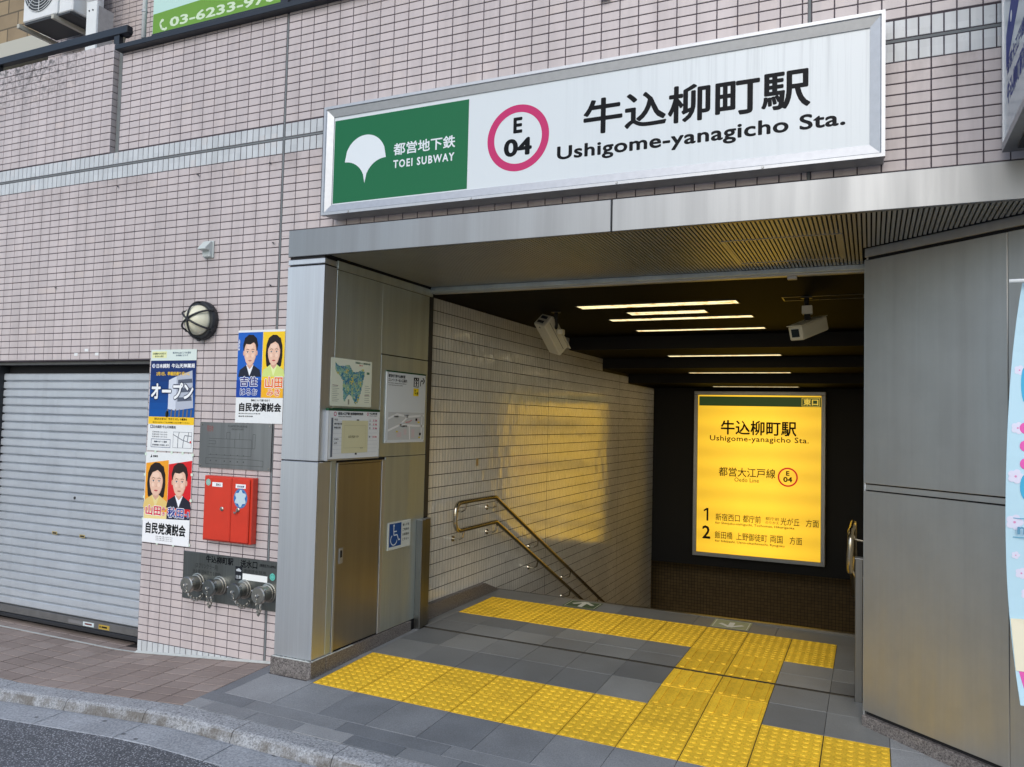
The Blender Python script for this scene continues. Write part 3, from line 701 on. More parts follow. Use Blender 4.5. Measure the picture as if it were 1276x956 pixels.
q = thing('vent_elbow', (-2.43, .5, 4.3), 'beige pipe end wrapped in black tape sticking up behind the handrail', 'pipe')
MB().tube([(-2.62, .6, 4.25), (-2.60, .6, 4.42), (-2.57, .6, 4.52), (-2.53, .6, 4.56)], .018, 8).build('pipe', 'cream steel', q, smooth=True)
MB().lathe((-2.56, .6, 4.535), (.55, 0, .5), [(0, .02), (.008, .034), (.035, .042), (.07, .036), (.085, .012)], 12).build('tape_wrap', 'dark metal', q, smooth=True)
nb = thing('neighbour_house', (-8, 4, 0), 'beige neighbouring house with pale balcony panels above the terrace', 'house')
B('wall', 'neighbour render', nb, -16, -5.9, 3.4, 9, -.5, 12)
B('balcony_slab', 'cream steel', nb, -16, -5.6, 2.2, 3.4, 5.75, 5.95)
MB().prism([(-9.5, 2.6, 4.6), (-5.35, 2.0, 4.6), (-5.35, 2.0, 5.02), (-9.5, 2.6, 5.9)], (0, 0, 0), (0, .1, 0)).build('balcony_panel', 'neighbour panel', nb)
B('balcony_beam', 'beam black', nb, -9, -5.3, 1.95, 2.5, 4.86, 4.94)
B('window', 'opposite glass', nb, -7.6, -6.7, 3.36, 3.41, 6.4, 7.6)

# ------------------------------------------------------------ roller shutter
sh = thing('roller_shutter', (-2.4, .27, -.1), 'closed pale grey roller shutter with dark bottom rail left of the posters', 'shutter')
YS = .262
z = 1.80
k = 0
SP = .0635
while z > .055:
    h = SP; x0, x1 = -3.30, -1.612
    prof = [(YS + .016, z), (YS + .002, z - .003), (YS - .003, z - .008), (YS - .0035, z - h + .022), (YS - .003, z - h + .013), (YS + .010, z - h + .008), (YS + .018, z - h), (YS + .02, z - h), (YS + .02, z)]
    MB().prism([(0, a, b) for a, b in prof], (x0, 0, 0), (x1, 0, 0)).build('slat', 'shutter paint', sh)
    z -= h; k += 1
ZB = z
MB().box(-3.30, -1.612, YS - .006, YS + .03, -.035, ZB - .002).build('bottom_rail', 'shutter rail', sh, .003)
MB().box(-3.30, -1.612, YS - .02, YS + .035, -.062, -.036).build('rail_foot', 'dark metal', sh, .002)
B('head_slot', 'shadow gap', sh, -3.30, -1.60, .30, .34, 1.80, 1.885)
B('head_trim', 'shutter rail', sh, -3.4, -1.602, .205, .30, 1.862, 1.884)
B('guide_channel', 'dark metal', sh, -3.36, -3.301, .22, .34, -.1, 1.86)
B('guide_channel', 'dark metal', sh, -1.611, -1.603, .235, .30, -.1, 1.86)
B('backing', 'shadow gap', sh, -3.4, -1.6, .345, .40, -.3, 1.9)
MB().lathe((-2.42, YS - .003, .88), (0, -1, 0), [(0, .011), (.004, .010)], 14).build('keyhole', 'dark metal', sh)
for x in (-2.62, -2.32):
    MB().box(x - .028, x + .028, YS - .005, YS - .002, .598, .62).build('finger_pull', ink(176, 160, 112), sh); MB().box(x - .02, x + .02, YS - .006, YS - .004, .603, .614).build('finger_slot', 'shadow gap', sh)
s = facade_sheet(sh, YS - .0066)
s.rect('maker_label', ink(120, 120, 122), -2.42, -.022, -2.27, .003); s.rect('maker_label', ink(196, 210, 214), -2.265, -.026, -2.15, .004); s.rect('maker_label', ink(176, 150, 66), -2.10, -.028, -1.99, .004)
s.rect('label_print', ink(110, 60, 60), -2.245, -.016, -2.17, -.005, 2); s.rect('label_print', BLACK, -2.07, -.018, -2.015, -.006, 2); s.disc('label_print', BLACK, -2.085, -.012, .007, k=2)
s.finish()
B('recess_left_wall', 'facade grout', bld, -4.6, -3.36, .17, .5, -.4, 1.885)
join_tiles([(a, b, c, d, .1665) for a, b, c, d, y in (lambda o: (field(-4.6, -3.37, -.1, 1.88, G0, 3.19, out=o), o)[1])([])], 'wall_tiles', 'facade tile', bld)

# ------------------------------------------------------------ canopy: pillar, fascia, soffit
YP = .034
canopy = thing('entrance_canopy', (1.6, .3, 0), 'stainless steel clad entrance surround with wide fascia, slatted soffit and left pillar', 'entrance')
def cbox(name, mat, *a, bevel=.003, **k): return MB().box(*a).build(name, mat, canopy, bevel, **k)
cbox('fascia_panel', 'fascia steel', -.322, 1.7195, YP, .062, 2.487, 2.652)
cbox('fascia_panel', 'fascia steel', 1.7255, 4.6, YP, .062, 2.487, 2.652)
cbox('fascia_top', 'fascia steel', -.322, 4.6, .0625, .1585, 2.630, 2.6505, bevel=0)
cbox('fascia_end', 'fascia steel', -.322, -.315, .0625, .1585, 2.487, 2.6295, bevel=0)
cbox('fascia_floor', 'slat void', -.315, -.04, .0625, .30, 2.488, 2.52, bevel=0)
cbox('fascia_joint', 'shadow gap', 1.719, 1.726, YP + .006, .06, 2.489, 2.65, bevel=0)
cbox('pillar_cap', 'hairline steel', -.320, -.046, YP + .002, .158, 2.438, 2.470)
cbox('cap_gap', 'shadow gap', -.312, -.054, YP + .012, .158, 2.425, 2.487, bevel=0)
cbox('pillar_front', 'hairline steel', -.320, -.045, YP, .16, 1.262, 2.428)
cbox('pillar_front', 'hairline steel', -.320, -.045, YP, .16, .104, 1.256)
cbox('pillar_joint', 'shadow gap', -.318, -.047, YP + .004, .15, 1.255, 1.263, bevel=0)
cbox('pillar_core', 'shadow gap', -.315, -.052, .165, 1.27, -.1, 2.62, bevel=0)
cbox('plinth_stone', 'granite plinth', -.333, -.033, .020, .16, -.06, .100, bevel=.003)
q = MB().prism([(0, .163, .100), (0, 1.115, .100), (0, 1.115, .0), (0, .163, -.06)], (-.06, 0, 0), (-.033, 0, 0)); q.build('plinth_stone', 'granite plinth', canopy, .002)
q = MB(); pr_ = random.Random(3)
for k in range(26):
    xa = -.322 + k * .0107; q.box(xa, xa + .0105, .0195, .034, .0995, .1015 + pr_.random() * .004)
for k in range(20):
    ya = .036 + k * .02; q.box(-.0452, -.0325, ya, ya + .0195, .0998, .1012 + pr_.random() * .0025)
q.build('lime_bloom', 'sealing strip', canopy, kind='stuff')
# reveal panels (facing +x)
def rev(name, mat, y0, y1, z0, z1, x=-.045, t_=.012, bevel=.0015, **k): return MB().box(x - t_, x, y0, y1, z0, z1).build(name, mat, canopy, bevel, **k)
rev('reveal_panel', 'reveal steel', .1605, .655, 1.578, 2.42)
rev('reveal_panel', 'reveal steel', .655, 1.262, 1.952, 2.42, x=-.0455)
rev('reveal_panel', 'reveal steel', .6605, 1.262, 1.266, 1.945)
rev('reveal_panel', 'reveal steel', .1605, .212, .104, 1.257)
rev('reveal_panel', 'reveal steel', .745, 1.262, .104, 1.262)
rev('reveal_top', 'reveal steel', .16, 1.30, 2.424, 2.475, x=-.040)
rev('reveal_gap', 'shadow gap', .16, 1.27, .1, 2.42, x=-.053, bevel=0)
rev('door_frame', 'hairline steel', .216, .234, .104, 1.246, x=-.040); rev('door_frame', 'hairline steel', .706, .742, .104, 1.246, x=-.042)
rev('door_frame', 'door steel', .234, .706, 1.236, 1.248, x=-.042)
door = rev('cabinet_door', 'door steel', .237, .702, .112, 1.233, x=-.047)
door['label'] = 'dark brushed steel cabinet door with a small recessed pull'
hh = MB().box(-.0465, -.0425, .268, .306, .628, .722).build('door_pull', 'aluminium', door, .001)
MB().box(-.043, -.0415, .277, .297, .665, .708).build('pull_recess', 'shadow gap', door)
# soffit
SZ = 2.493
def diag_y(x): return .838 - (x - 2.878) * .8235       # line of the right-hand wall
cbox('soffit_void', 'slat void', -.04, 3.86, .0625, 1.33, SZ + .026, SZ + .04, bevel=0)
cbox('soffit_rail', 'slat metal', -.04, 2.93, 1.285, 1.33, 2.445, 2.515)
cbox('soffit_lip', 'reveal steel', -.04, 2.93, 1.262, 1.284, 2.458, 2.49)
x = -.02; k = 0
hx0, hx1, hy0, hy1 = 2.20, 2.765, .44, 1.05
while x < 3.60:
    ye = 1.258 if x < 2.86 else min(1.258, diag_y(x) - .03)
    y0 = .068
    if ye - y0 > .03:
        segs = [(y0, ye)]
        if hx0 - .012 < x < hx1 + .012: segs = [(y0, hy0 - .012), (hy0 + .012, hy1 - .012), (hy1 + .012, ye)]
        q = MB()
        for a, b in segs: q.box(x - .0066, x + .0066, a, b, SZ - .004, SZ + .022)
        q.build('soffit_slat', 'slat metal', canopy)
    x += .0207; k += 1
q = MB(); q.box(hx0 - .012, hx1 + .012, hy0 - .006, hy0 + .006, SZ - .006, SZ + .02); q.box(hx0 - .012, hx1 + .012, hy1 - .006, hy1 + .006, SZ - .006, SZ + .02)
q.box(hx0 - .012, hx0 + .012, hy0 + .0065, hy1 - .0065, SZ - .006, SZ + .02); q.box(hx1 - .012, hx1 + .012, hy0 + .0065, hy1 - .0065, SZ - .006, SZ + .02)
q.build('soffit_hatch_frame', 'slat metal', canopy)
# right-hand diagonal wall
A0 = Vector((2.878, .838, 0)); dv = Vector((1, -.8235, 0)).normalized(); nv = Vector((-dv.y, dv.x, 0)) * -1   # nv points to the street side
nv = Vector((dv.y, -dv.x, 0))
def dpt(s_, off, z_): v = A0 + dv * s_ + nv * off; return (v.x, v.y, z_)
def dbox(name, mat, s0, s1, o0, o1, z0, z1, parent, bevel=.0015):
    vs = [dpt(s0, o0, z0), dpt(s1, o0, z0), dpt(s1, o1, z0), dpt(s0, o1, z0), dpt(s0, o0, z1), dpt(s1, o0, z1), dpt(s1, o1, z1), dpt(s0, o1, z1)]
    return MB().add(vs, [(0, 3, 2, 1), (4, 5, 6, 7), (0, 1, 5, 4), (1, 2, 6, 5), (2, 3, 7, 6), (3, 0, 4, 7)]).build(name, mat, parent, bevel)
dw = thing('steel_wall', tuple(A0), 'large angled wall of grey brushed steel panels on the right of the entrance', 'wall')
S1 = .755; S2 = 1.4
dbox('steel_panel', 'wall panel steel', 0, S1, -.012, 0, 1.246, 2.425, dw); dbox('steel_panel', 'wall panel steel', 0, S1, -.012, 0, .072, 1.206, dw)
dbox('steel_panel', 'wall panel steel', S1 + .003, S2, -.012, 0, 1.246, 2.425, dw); dbox('steel_panel', 'wall panel steel', S1 + .003, S2, -.012, 0, .072, 1.206, dw)
dbox('joint_strip', 'wall panel steel', 0, S2, -.014, -.004, 1.212, 1.240, dw); dbox('backing', 'shadow gap', .01, S2, -.20, -.015, -.1, 2.46, dw, 0)
dbox('head_panel', 'wall panel steel', 0, S2, -.014, .002, 2.442, 2.4885, dw)
dbox('plinth_stone', 'granite plinth', .0, S2, -.03, .012, -.08, .052, dw, .003)
dbox('corner_return', 'hairline steel', -.004, .006, -.45, -.001, .0, 2.43, dw)
# inner wall right of the stairs (hidden side closes the passage)
struct('passage_right_wall', MB().box(2.885, 3.05, 1.0, 9.6, -3.2, 2.7), M['tunnel tile'])

# left guide posts
for i, (y0, y1, x1, lab) in enumerate(((1.165, 1.215, .005, 'slim stainless steel guide post standing against the steel pillar panels'), (1.225, 1.315, -.012, 'wider stainless steel guide post beside the white tiled passage wall'))):
    gp_ = thing('guide_post', (-.03, (y0 + y1) / 2, .03), lab, 'post', 'steel guide posts of the entrance shutter')
    zt = .80
    q = MB().box(-.0445, x1, y0, y1, .035, zt); q.build('post', 'post steel', gp_, .003)
    B('post_cap', 'aluminium', gp_, -.0445, x1 + .001, y0 - .001, y1 + .001, zt + .0005, zt + .004)
gp_ = thing('guide_post', (2.86, 1.2, 0), 'stainless steel guide post at the edge of the angled steel wall on the right', 'post', 'steel guide posts of the entrance shutter')
MB().box(2.832, 2.872, 1.17, 1.24, .0, .795).build('post', 'post steel', gp_, .003); B('post_cap', 'aluminium', gp_, 2.831, 2.873, 1.169, 1.241, .7955, .80)
jb = thing('entrance_jamb', (-.06, 1.3, 0), 'tall dark steel jamb where the steel panels meet the tiled passage wall', 'frame')
MB().box(-.12, -.048, 1.272, 1.33, .81, 2.444).build('jamb_strip', 'dark metal', jb, .002); MB().box(-.12, -.050, 1.317, 1.33, .03, .809).build('jamb_strip', 'dark metal', jb)

# ------------------------------------------------------------ passage
pw = thing('passage_wall', (-.2, 5, 0), 'white ribbed tile wall of the stair passage reflecting the yellow sign', 'wall')
XW = -.12
B('grout_backing', 'tunnel grout', pw, -.5, XW - .0012, 1.331, 8.2, -3.0, 2.62)
q = MB(); zc = [2.448 - .0965 * i for i in range(0, 52)]
def ceil_z(y): return 2.448 if y < 4.42 else 2.31 if y < 5.62 else 2.19 if y < 6.78 else 2.07
def stair_z(y): return fz(0, 2.5) if y < 2.7 else fz(0, 2.5) - (y - 2.7) * .487 - .25
y = 1.334; ci = 0
rt_ = random.Random(5)
while y < 8.18:
    w = .0228; g_ = .0052 if ci % 2 else .0026; y1 = min(y + w - g_, 8.19)
    if ci and ci % 110 == 0: y += .006; y1 += .006
    ym = (y + y1) / 2
    for a, b in zip(zc, zc[1:]):
        if a > ceil_z(ym) + .05 or a < stair_z(ym) - .05: continue
        z0, z1 = b + .0026, a - .0026; t_ = .0004; da, db = rt_.gauss(0, .00010), rt_.gauss(0, .00032)
        X_ = lambda sy, sz: XW + da * sy + db * sz
        q.add([(XW - .0013, y, z0), (XW - .0013, y1, z0), (XW - .0013, y1, z1), (XW - .0013, y, z1), (X_(-1, -1), y + t_, z0 + t_), (X_(1, -1), y1 - t_, z0 + t_), (X_(1, 1), y1 - t_, z1 - t_), (X_(-1, 1), y + t_, z1 - t_)],
              [(4, 5, 6, 7), (0, 1, 5, 4), (1, 2, 6, 5), (2, 3, 7, 6), (3, 0, 4, 7)])
    y += w; ci += 1
q.build('passage_tiles', 'tunnel tile', pw, kind='stuff', fix=False)
MB().box(XW, XW + .004, 2.222, 2.262, 1.135, 1.198).build('cover_plate', 'door steel', pw, .001)
MB().prism([(0, 1.331, .145), (0, 2.38, .135), (0, 2.70, .02), (0, 2.70, -.05), (0, 1.331, -.02)], (XW - .02, 0, 0), (XW + .045, 0, 0)).build('plinth_stone', 'granite plinth', pw, .004)
# ceiling steps
cl = tagged(bpy.data.objects.new('ceiling', None), kind='structure'); COL.objects.link(cl)
def ceil(y0, y1, z0): B('ceiling_panel', 'ceiling dark', cl, -.3, 3.0, y0, y1, z0, z0 + .2)
ceil(1.332, 4.42, 2.45); ceil(4.45, 5.62, 2.312); ceil(5.65, 6.78, 2.192); ceil(6.81, 8.2, 2.072)
for y, z0, z1 in ((4.42, 2.310, 2.60), (5.62, 2.190, 2.45), (6.78, 2.070, 2.35)): B('ceiling_step', 'beam black', cl, -.3, 3.0, y + .001, y + .029, z0 + .001, z1)
B('ceiling_step', 'beam black', cl, -.3, 3.0, 1.30, 1.33, 2.535, 2.8)
# ceiling strip lights
def strip(x0, x1, y0, y1, z, lab):
    t_ = thing('strip_light', ((x0 + x1) / 2, (y0 + y1) / 2, z), lab, 'ceiling light', 'fluorescent strip lights in the passage ceiling')
    zc_ = z - .002
    q = MB(); f = .008
    for a in ((x0 - f, x1 + f, y0 - f, y0), (x0 - f, x1 + f, y1, y1 + f), (x0 - f, x0, y0, y1), (x1, x1 + f, y0, y1)): q.box(*a, zc_ - .006, zc_)
    q.build('trim', 'dark metal', t_)
    MB().add([(x0, y0, zc_ - .004), (x1, y0, zc_ - .004), (x1, y1, zc_ - .004), (x0, y1, zc_ - .004)], [(0, 3, 2, 1)]).build('lens', 'lamp lens', t_, fix=False)
strip(.775, 2.01, 2.15, 2.31, 2.45, 'long lit ceiling strip nearest the entrance with dirt specks in its lens')
strip(1.06, 1.70, 2.585, 2.76, 2.45, 'short lit ceiling strip between two long ones')
strip(.78, 2.01, 2.99, 3.12, 2.45, 'long lit ceiling strip just behind the short one')
strip(.79, 2.01, 3.84, 3.96, 2.45, 'long lit ceiling strip just in front of the first ceiling step')
strip(.79, 2.02, 5.18, 5.33, 2.31, 'lit ceiling strip between the first and second ceiling steps')
strip(.79, 2.02, 6.33, 6.47, 2.19, 'lit ceiling strip between the second and third ceiling steps')
strip(.88, 2.02, 7.52, 7.64, 2.07, 'farthest lit ceiling strip just above the yellow panel')
tr = thing('access_panel', (2.55, 2.1, 2.44), 'flush rectangular access panel in the ceiling behind the right camera', 'hatch')
q = MB()
for a in ((2.33, 2.93, 2.13, 2.138), (2.33, 2.93, 2.30, 2.308), (2.33, 2.338, 2.138, 2.30), (2.86, 2.868, 2.138, 2.30)): q.box(*a, 2.446, 2.4495)
q.build('panel_frame', 'track metal', tr)
lt = thing('ceiling_clip', (2.47, 1.21, 2.44), 'small metal clip hanging under the rear rail of the soffit', 'bracket')
MB().box(2.445, 2.50, 1.286, 1.325, 2.425, 2.444).build('clip', 'aluminium', lt, .002)
# end of the passage
struct('passage_end_wall', MB().box(-2.0, 3.0, 8.2, 8.4, -.56, 2.6), M['back wall black'])
struct('lower_end_wall', MB().box(-2.0, 3.0, 8.95, 9.1, -3.2, -.3), M['brown mosaic'])
struct('lower_soffit', MB().box(-2.0, 3.0, 8.401, 8.95, -.56, -.45), M['back wall black'])
struct('side_passage_wall', MB().box(-2.1, -2.0, 8.2, 9.1, -3.2, -.3), M['brown mosaic'])

# light box
lb = thing('station_light_box', (1.44, 8.1, -.4), 'glowing yellow station name panel with black lettering at the bottom of the stairs', 'lit sign')
x0, x1, z0, z1 = .545, 2.345, -.378, 2.015
YB = 7.95
for a in ((x0, x1, z0, z0 + .055), (x0, x1, z1 - .055, z1), (x0, x0 + .055, z0 + .0555, z1 - .0555), (x1 - .055, x1, z0 + .0555, z1 - .0555)):
    MB().box(a[0], a[1], YB - .01, 8.19, a[2], a[3]).build('frame_bar', 'aluminium', lb, .004)
B('light_panel', 'yellow lit panel', lb, x0 + .0555, x1 - .0555, YB + .01, YB + .02, z0 + .0555, z1 - .0555)
s = facade_sheet(lb, YB + .0085)
s.step = .0006
YK = ink(30, 24, 10); GB = ink(26, 52, 18)
s.rect('green_bar', M['green lit print'], .615, 1.803, 2.285, 1.94, 1)
s.frame('exit_frame', M['yellow lit print'], 2.034, 1.812, 2.268, 1.93, .006, 2); s.text('lettering', M['yellow lit print'], '東口', 2.055, 1.825, 2.25, 1.918, .03, 2)
s.text('lettering', YK, '牛込柳町駅', .931, 1.388, 1.968, 1.598, .02, 1)
s.text('lettering', YK, 'Ushigome-yanagicho Sta.', .776, 1.297, 2.130, 1.374, .012, 1, ref='U')
s.text('lettering', YK, '都営大江戸線', .908, .788, 1.692, .920, .008, 1); s.text('lettering', YK, 'Oedo Line', 1.131, .718, 1.469, .778, 0, 1, ref='O')
s.ring('line_ring', M['red lit print'], 1.857, .817, .112, .134, 1)
s.text('lettering', YK, 'E', 1.834, .838, 1.880, .903, .03, 1.5); s.text('lettering', YK, '04', 1.797, .747, 1.917, .822, .03, 1.5)
s.rect('lettering', YK, .742, .132, .768, .316, 1); s.poly('lettering', YK, [(.742, .316), (.700, .286), (.700, .262), (.742, .284)], 1); s.text('lettering', YK, '2', .683, -.128, .80, .062, .02, 1)
for b, u0, u1 in (('新宿西口', .871, 1.212), ('都庁前', 1.254, 1.50), ('光が丘', 1.766, 2.017), ('方面', 2.097, 2.267)): s.text('lettering', YK, b, u0, .145, u1, .250, .004, 1)
s.text('lettering', YK, '都庁前', 1.563, .20, 1.746, .245, 0, 1); s.text('lettering', YK, 'のりかえ', 1.563, .148, 1.746, .188, 0, 1)
s.text('lettering', YK, 'for Shinjuku-nishiguchi, Tochomae, Hikarigaoka', .868, .098, 1.95, .130, .01, 1, ref='h')
for b, u0, u1 in (('飯田橋', .863, 1.113), ('上野御徒町', 1.164, 1.588), ('両国', 1.628, 1.796), ('方面', 1.888, 2.052)): s.text('lettering', YK, b, u0, -.112, u1, -.006, .004, 1)
s.text('lettering', YK, 'for Iidabashi, Ueno-okachimachi, Ryogoku', .868, -.160, 1.82, -.128, .01, 1, ref='h')
s.finish()

# handrail on the left
hr = thing('stair_handrail', (0, 2.3, .6), 'double stainless steel handrail curving round and running down the left side of the stairs', 'handrail')
XH = -.02
def arc(cy, cz, r, a0, a1, n=8): return [(XH, cy + r * math.cos(a0 + (a1 - a0) * i / n), cz + r * math.sin(a0 + (a1 - a0) * i / n)) for i in range(n + 1)]
SL = -.487
top = [(XH, 5.9, .862 + SL * (5.9 - 2.42)), (XH, 4.0, .862 + SL * (4.0 - 2.42)), (XH, 2.47, .862 + SL * .05), (XH, 2.42, .864), (XH, 2.35, .868), (XH, 2.0, .872)]
loop = arc(1.78, .792, .08, math.pi / 2, math.pi, 6) + arc(1.78, .735, .08, math.pi, 1.5 * math.pi, 6)
bot = [(XH, 2.0, .654), (XH, 2.38, .654), (XH, 2.44, .652), (XH, 2.49, .652 + SL * .05), (XH, 4.0, .652 + SL * (4.0 - 2.44)), (XH, 5.9, .652 + SL * (5.9 - 2.44))]
MB().tube(top + loop + bot, .0185, 12).build('rail_tube', 'rail steel', hr, smooth=True)
for y_, z_ in ((1.88, .853), (2.45, .83), (3.40, .365), (4.33, -.09), (1.85, .637), (2.46, .62), (3.40, .165), (4.33, -.29), (5.3, -.56)):
    q = MB(); q.tube([(XH, y_, z_), (XH - .01, y_, z_ - .045), (XH - .04, y_, z_ - .062), (XW + .004, y_, z_ - .062)], .008, 8); q.lathe((XW + .001, y_, z_ - .062), (1, 0, 0), [(0, .024), (.007, .022)], 14)
    q.build('bracket', 'rail steel', hr, smooth=False)
h2 = thing('stair_handrail', (2.8, 1.9, .6), 'end loop of the right handrail peeping out behind the angled steel wall', 'handrail')
pth = []
for i in range(24):
    a = 2 * math.pi * i / 24; yy = 1.86 + .09 * math.cos(a); zz_ = .75 + (.155 * math.sin(a))
    pth.append((2.795, yy + .0, zz_))
MB().tube([(2.80, 3.2, .42), (2.80, 2.42, .862), (2.80, 1.86, .872)] + [(2.795, 1.86 + .08 * math.cos(a), .79 + .08 * math.sin(a)) for a in [math.pi / 2 + math.pi / 2 * i / 6 for i in range(7)]] + [(2.79, 1.86 + .08 * math.cos(a), .69 + .08 * math.sin(a)) for a in [math.pi + math.pi / 2 * i / 6 for i in range(7)]] + [(2.79, 2.42, .61), (2.79, 3.2, .2)], .019, 12).build('rail_tube', 'rail steel', h2, smooth=True)
for z_ in (.84, .60): MB().tube([(2.80, 1.98, z_), (2.82, 1.98, z_ - .04), (2.885, 1.98, z_ - .05)], .008, 8).build('bracket', 'rail steel', h2)

# ------------------------------------------------------------ security cameras
def cctv(name_lab, P1, P2, up, mount, w, h, lens_end, arm_mat='beam black'):
    P1, P2 = Vector(P1), Vector(P2); t_ = thing('security_camera', tuple((P1 + P2) / 2), name_lab, 'security camera', 'security cameras under the passage ceiling')
    d = (P2 - P1); L = d.length; d.normalize(); u = (Vector(up) - d * d.dot(Vector(up))).normalized(); s_ = d.cross(u)
    def P(a, b, c): return tuple(P1 + d * a + s_ * b + u * c)
    def bx(name, mat, a0, a1, b0, b1, c0, c1, bev=.002):
        MB().add([P(a0, b0, c0), P(a1, b0, c0), P(a1, b1, c0), P(a0, b1, c0), P(a0, b0, c1), P(a1, b0, c1), P(a1, b1, c1), P(a0, b1, c1)],
                 [(0, 3, 2, 1), (4, 5, 6, 7), (0, 1, 5, 4), (1, 2, 6, 5), (2, 3, 7, 6), (3, 0, 4, 7)]).build(name, mat, t_, bev)
    bx('housing', 'camera housing', 0, L, -w / 2, w / 2, -h / 2, h / 2, .008)
    bx('sun_shield', 'camera housing', L * .0 - .004 if lens_end == 0 else .02, L + (.0 if lens_end == 0 else .03), -w / 2 - .006, w / 2 + .006, h / 2 + .001, h / 2 + .006, .001)
    e = -.003 if lens_end == 0 else L + .001
    bx('lens_window', ink(26, 36, 44, .1), e, e + .002, -w * .28, w * .28, -h * .26, h * .30, 0)
    if lens_end:
        bx('cable_gland', 'dark metal', -.006, -.0005, -w * .3, w * .2, h * .08, h * .3, 0); bx('cable_gland', 'dark metal', -.006, -.0005, -w * .3, w * .2, -h * .32, -h * .12, 0)
        MB().lathe(P(.035, -w * .05, -h / 2 - .0005), -u, [(0, .009), (.001, .009)], 12).build('screw', 'dark metal', t_)
        bx('seam', 'dark metal', .02, L - .03, w / 2 + .0003, w / 2 + .0012, -.003, .001, 0)
    m = Vector(mount)
    MB().tube([tuple(m), (m.x, m.y, m.z - .06)], .017, 10).build('ceiling_stem', arm_mat, t_, smooth=True)
    MB().lathe(tuple(m), (0, 0, -1), [(0, .04), (.01, .04)], 16).build('ceiling_plate', 'dark metal', t_)
    return t_
c1 = cctv('white security camera tilted steeply down at the stairs beside the tiled wall', (.385, 2.42, 2.385), (.425, 2.70, 2.155), (.45, .5, .9), (.500, 2.42, 2.449), .135, .125, 1)
MB().tube([(.500, 2.42, 2.39), (.500, 2.44, 2.34), (.47, 2.50, 2.32)], .014, 8).build('bracket_arm', 'beam black', c1)
MB().box(.480, .530, 2.50, 2.56, 2.265, 2.31).build('bracket_joint', 'camera housing', c1, .004)
c2 = cctv('white security camera with dark square lens window facing the street, near the right wall', (2.435, 2.02, 2.175), (2.585, 2.30, 2.275), (0, 0, 1), (2.495, 2.17, 2.449), .105, .10, 0)
MB().box(2.465, 2.535, 2.13, 2.20, 2.325, 2.385).build('bracket_joint', 'camera housing', c2, .004)
MB().box(2.48, 2.52, 2.15, 2.19, 2.275, 2.324).build('bracket_arm', 'beam black', c2)

# ------------------------------------------------------------ main sign
sg = thing('station_sign', (1.44, .1, 2.7), 'long white station sign box with green left end and magenta ring in an aluminium frame', 'sign')
X0, X1, Z0, Z1, Y0 = -.077, 2.963, 2.721, 3.375, .02
q = MB().box(X0 + .004, X1 - .004, Y0 + .03, .158, Z0 + .004, Z1 - .004); q.build('sign_box', 'aluminium', sg, .003)
F = .062
def mitre(name, pts_o, pts_i):   # one frame bar with a sloping inner face
    a, b = pts_o; c, d = pts_i
    q = MB()
    def v(p, y): return (p[0], y, p[1])
    mo = lambda p, r, t_: (p[0] + (r[0] - p[0]) * t_, p[1] + (r[1] - p[1]) * t_)
    a1, b1 = mo(a, c, .25), mo(b, d, .25); a2, b2 = mo(a, c, .32), mo(b, d, .32)
    vs = [v(a, Y0 + .03), v(b, Y0 + .03), v(b, Y0), v(a, Y0), v(b1, Y0), v(a1, Y0), v(b2, Y0 + .006), v(a2, Y0 + .006), v(d, Y0 + .018), v(c, Y0 + .018), v(d, Y0 + .03), v(c, Y0 + .03)]
    q.add(vs, [(0, 1, 2, 3), (3, 2, 4, 5), (5, 4, 6, 7), (7, 6, 8, 9), (9, 8, 10, 11), (11, 10, 1, 0), (0, 3, 5, 7, 9, 11), (1, 2, 4, 6, 8, 10)])
    q.build(name, 'aluminium', sg)
o = [(X0, Z0), (X1, Z0), (X1, Z1), (X0, Z1)]; i_ = [(X0 + F, Z0 + F), (X1 - F, Z0 + F), (X1 - F, Z1 - F), (X0 + F, Z1 - F)]
for k in range(4): mitre('frame_bar', (o[k], o[(k + 1) % 4]), (i_[k], i_[(k + 1) % 4]))
for x in (.12, .93, 1.75, 2.45): MB().lathe((x, Y0 - .0005, Z0 + .008), (0, -1, 0), [(0, .007), (.003, .006)], 10).build('screw', 'galvanised pipe', sg)
t = NT('sign acrylic'); n = t.noise(1, 4, t.scaled((34, 1, .8)), rough=.7); sx = t.n('ShaderNodeSeparateXYZ'); t.l(t.pos(), sx.inputs[0])
mk = t.ramp(sx.outputs[0], 0., 1., 1.2, 2.6); m2 = t.ramp(n, 0., .8, .48, .74); qq = t.n('ShaderNodeMath', operation='MULTIPLY'); t.l(mk, qq.inputs[0]); t.l(m2, qq.inputs[1])
top_ = t.ramp(sx.outputs[2], .25, 1., 2.80, 3.30); q3 = t.n('ShaderNodeMath', operation='MULTIPLY'); t.l(qq.outputs[0], q3.inputs[0]); t.l(top_, q3.inputs[1])
t.base(t.mix(q3.outputs[0], lin((212, 220, 223)), lin((178, 186, 190)))); M['sign acrylic'] = t.set(.22)
YA = Y0 + .024
B('white_face', 'sign acrylic', sg, X0 + F - .001, X1 - F + .001, YA, YA + .004, Z0 + F - .001, Z1 - F + .001)
s = facade_sheet(sg, YA); s.step = .0005
s.rect('green_panel', ink(22, 104, 62, .25), X0 + F + .005, Z0 + F + .008, .892, Z1 - F - .022, 1)
gx, gzc, R_ = .2136, 3.037, .143
fan = [(gx + R_ * math.cos(math.pi * i / 24), gzc + R_ * math.sin(math.pi * i / 24)) for i in range(25)]
lowL = [(gx - R_ + (R_ - .006) * math.sin(math.pi / 2 * i / 10), gzc - .144 + .144 * math.cos(math.pi / 2 * i / 10)) for i in range(11)]
lowR = [(2 * gx - a, b) for a, b in lowL][::-1]
WS = ink(220, 228, 232, .25)
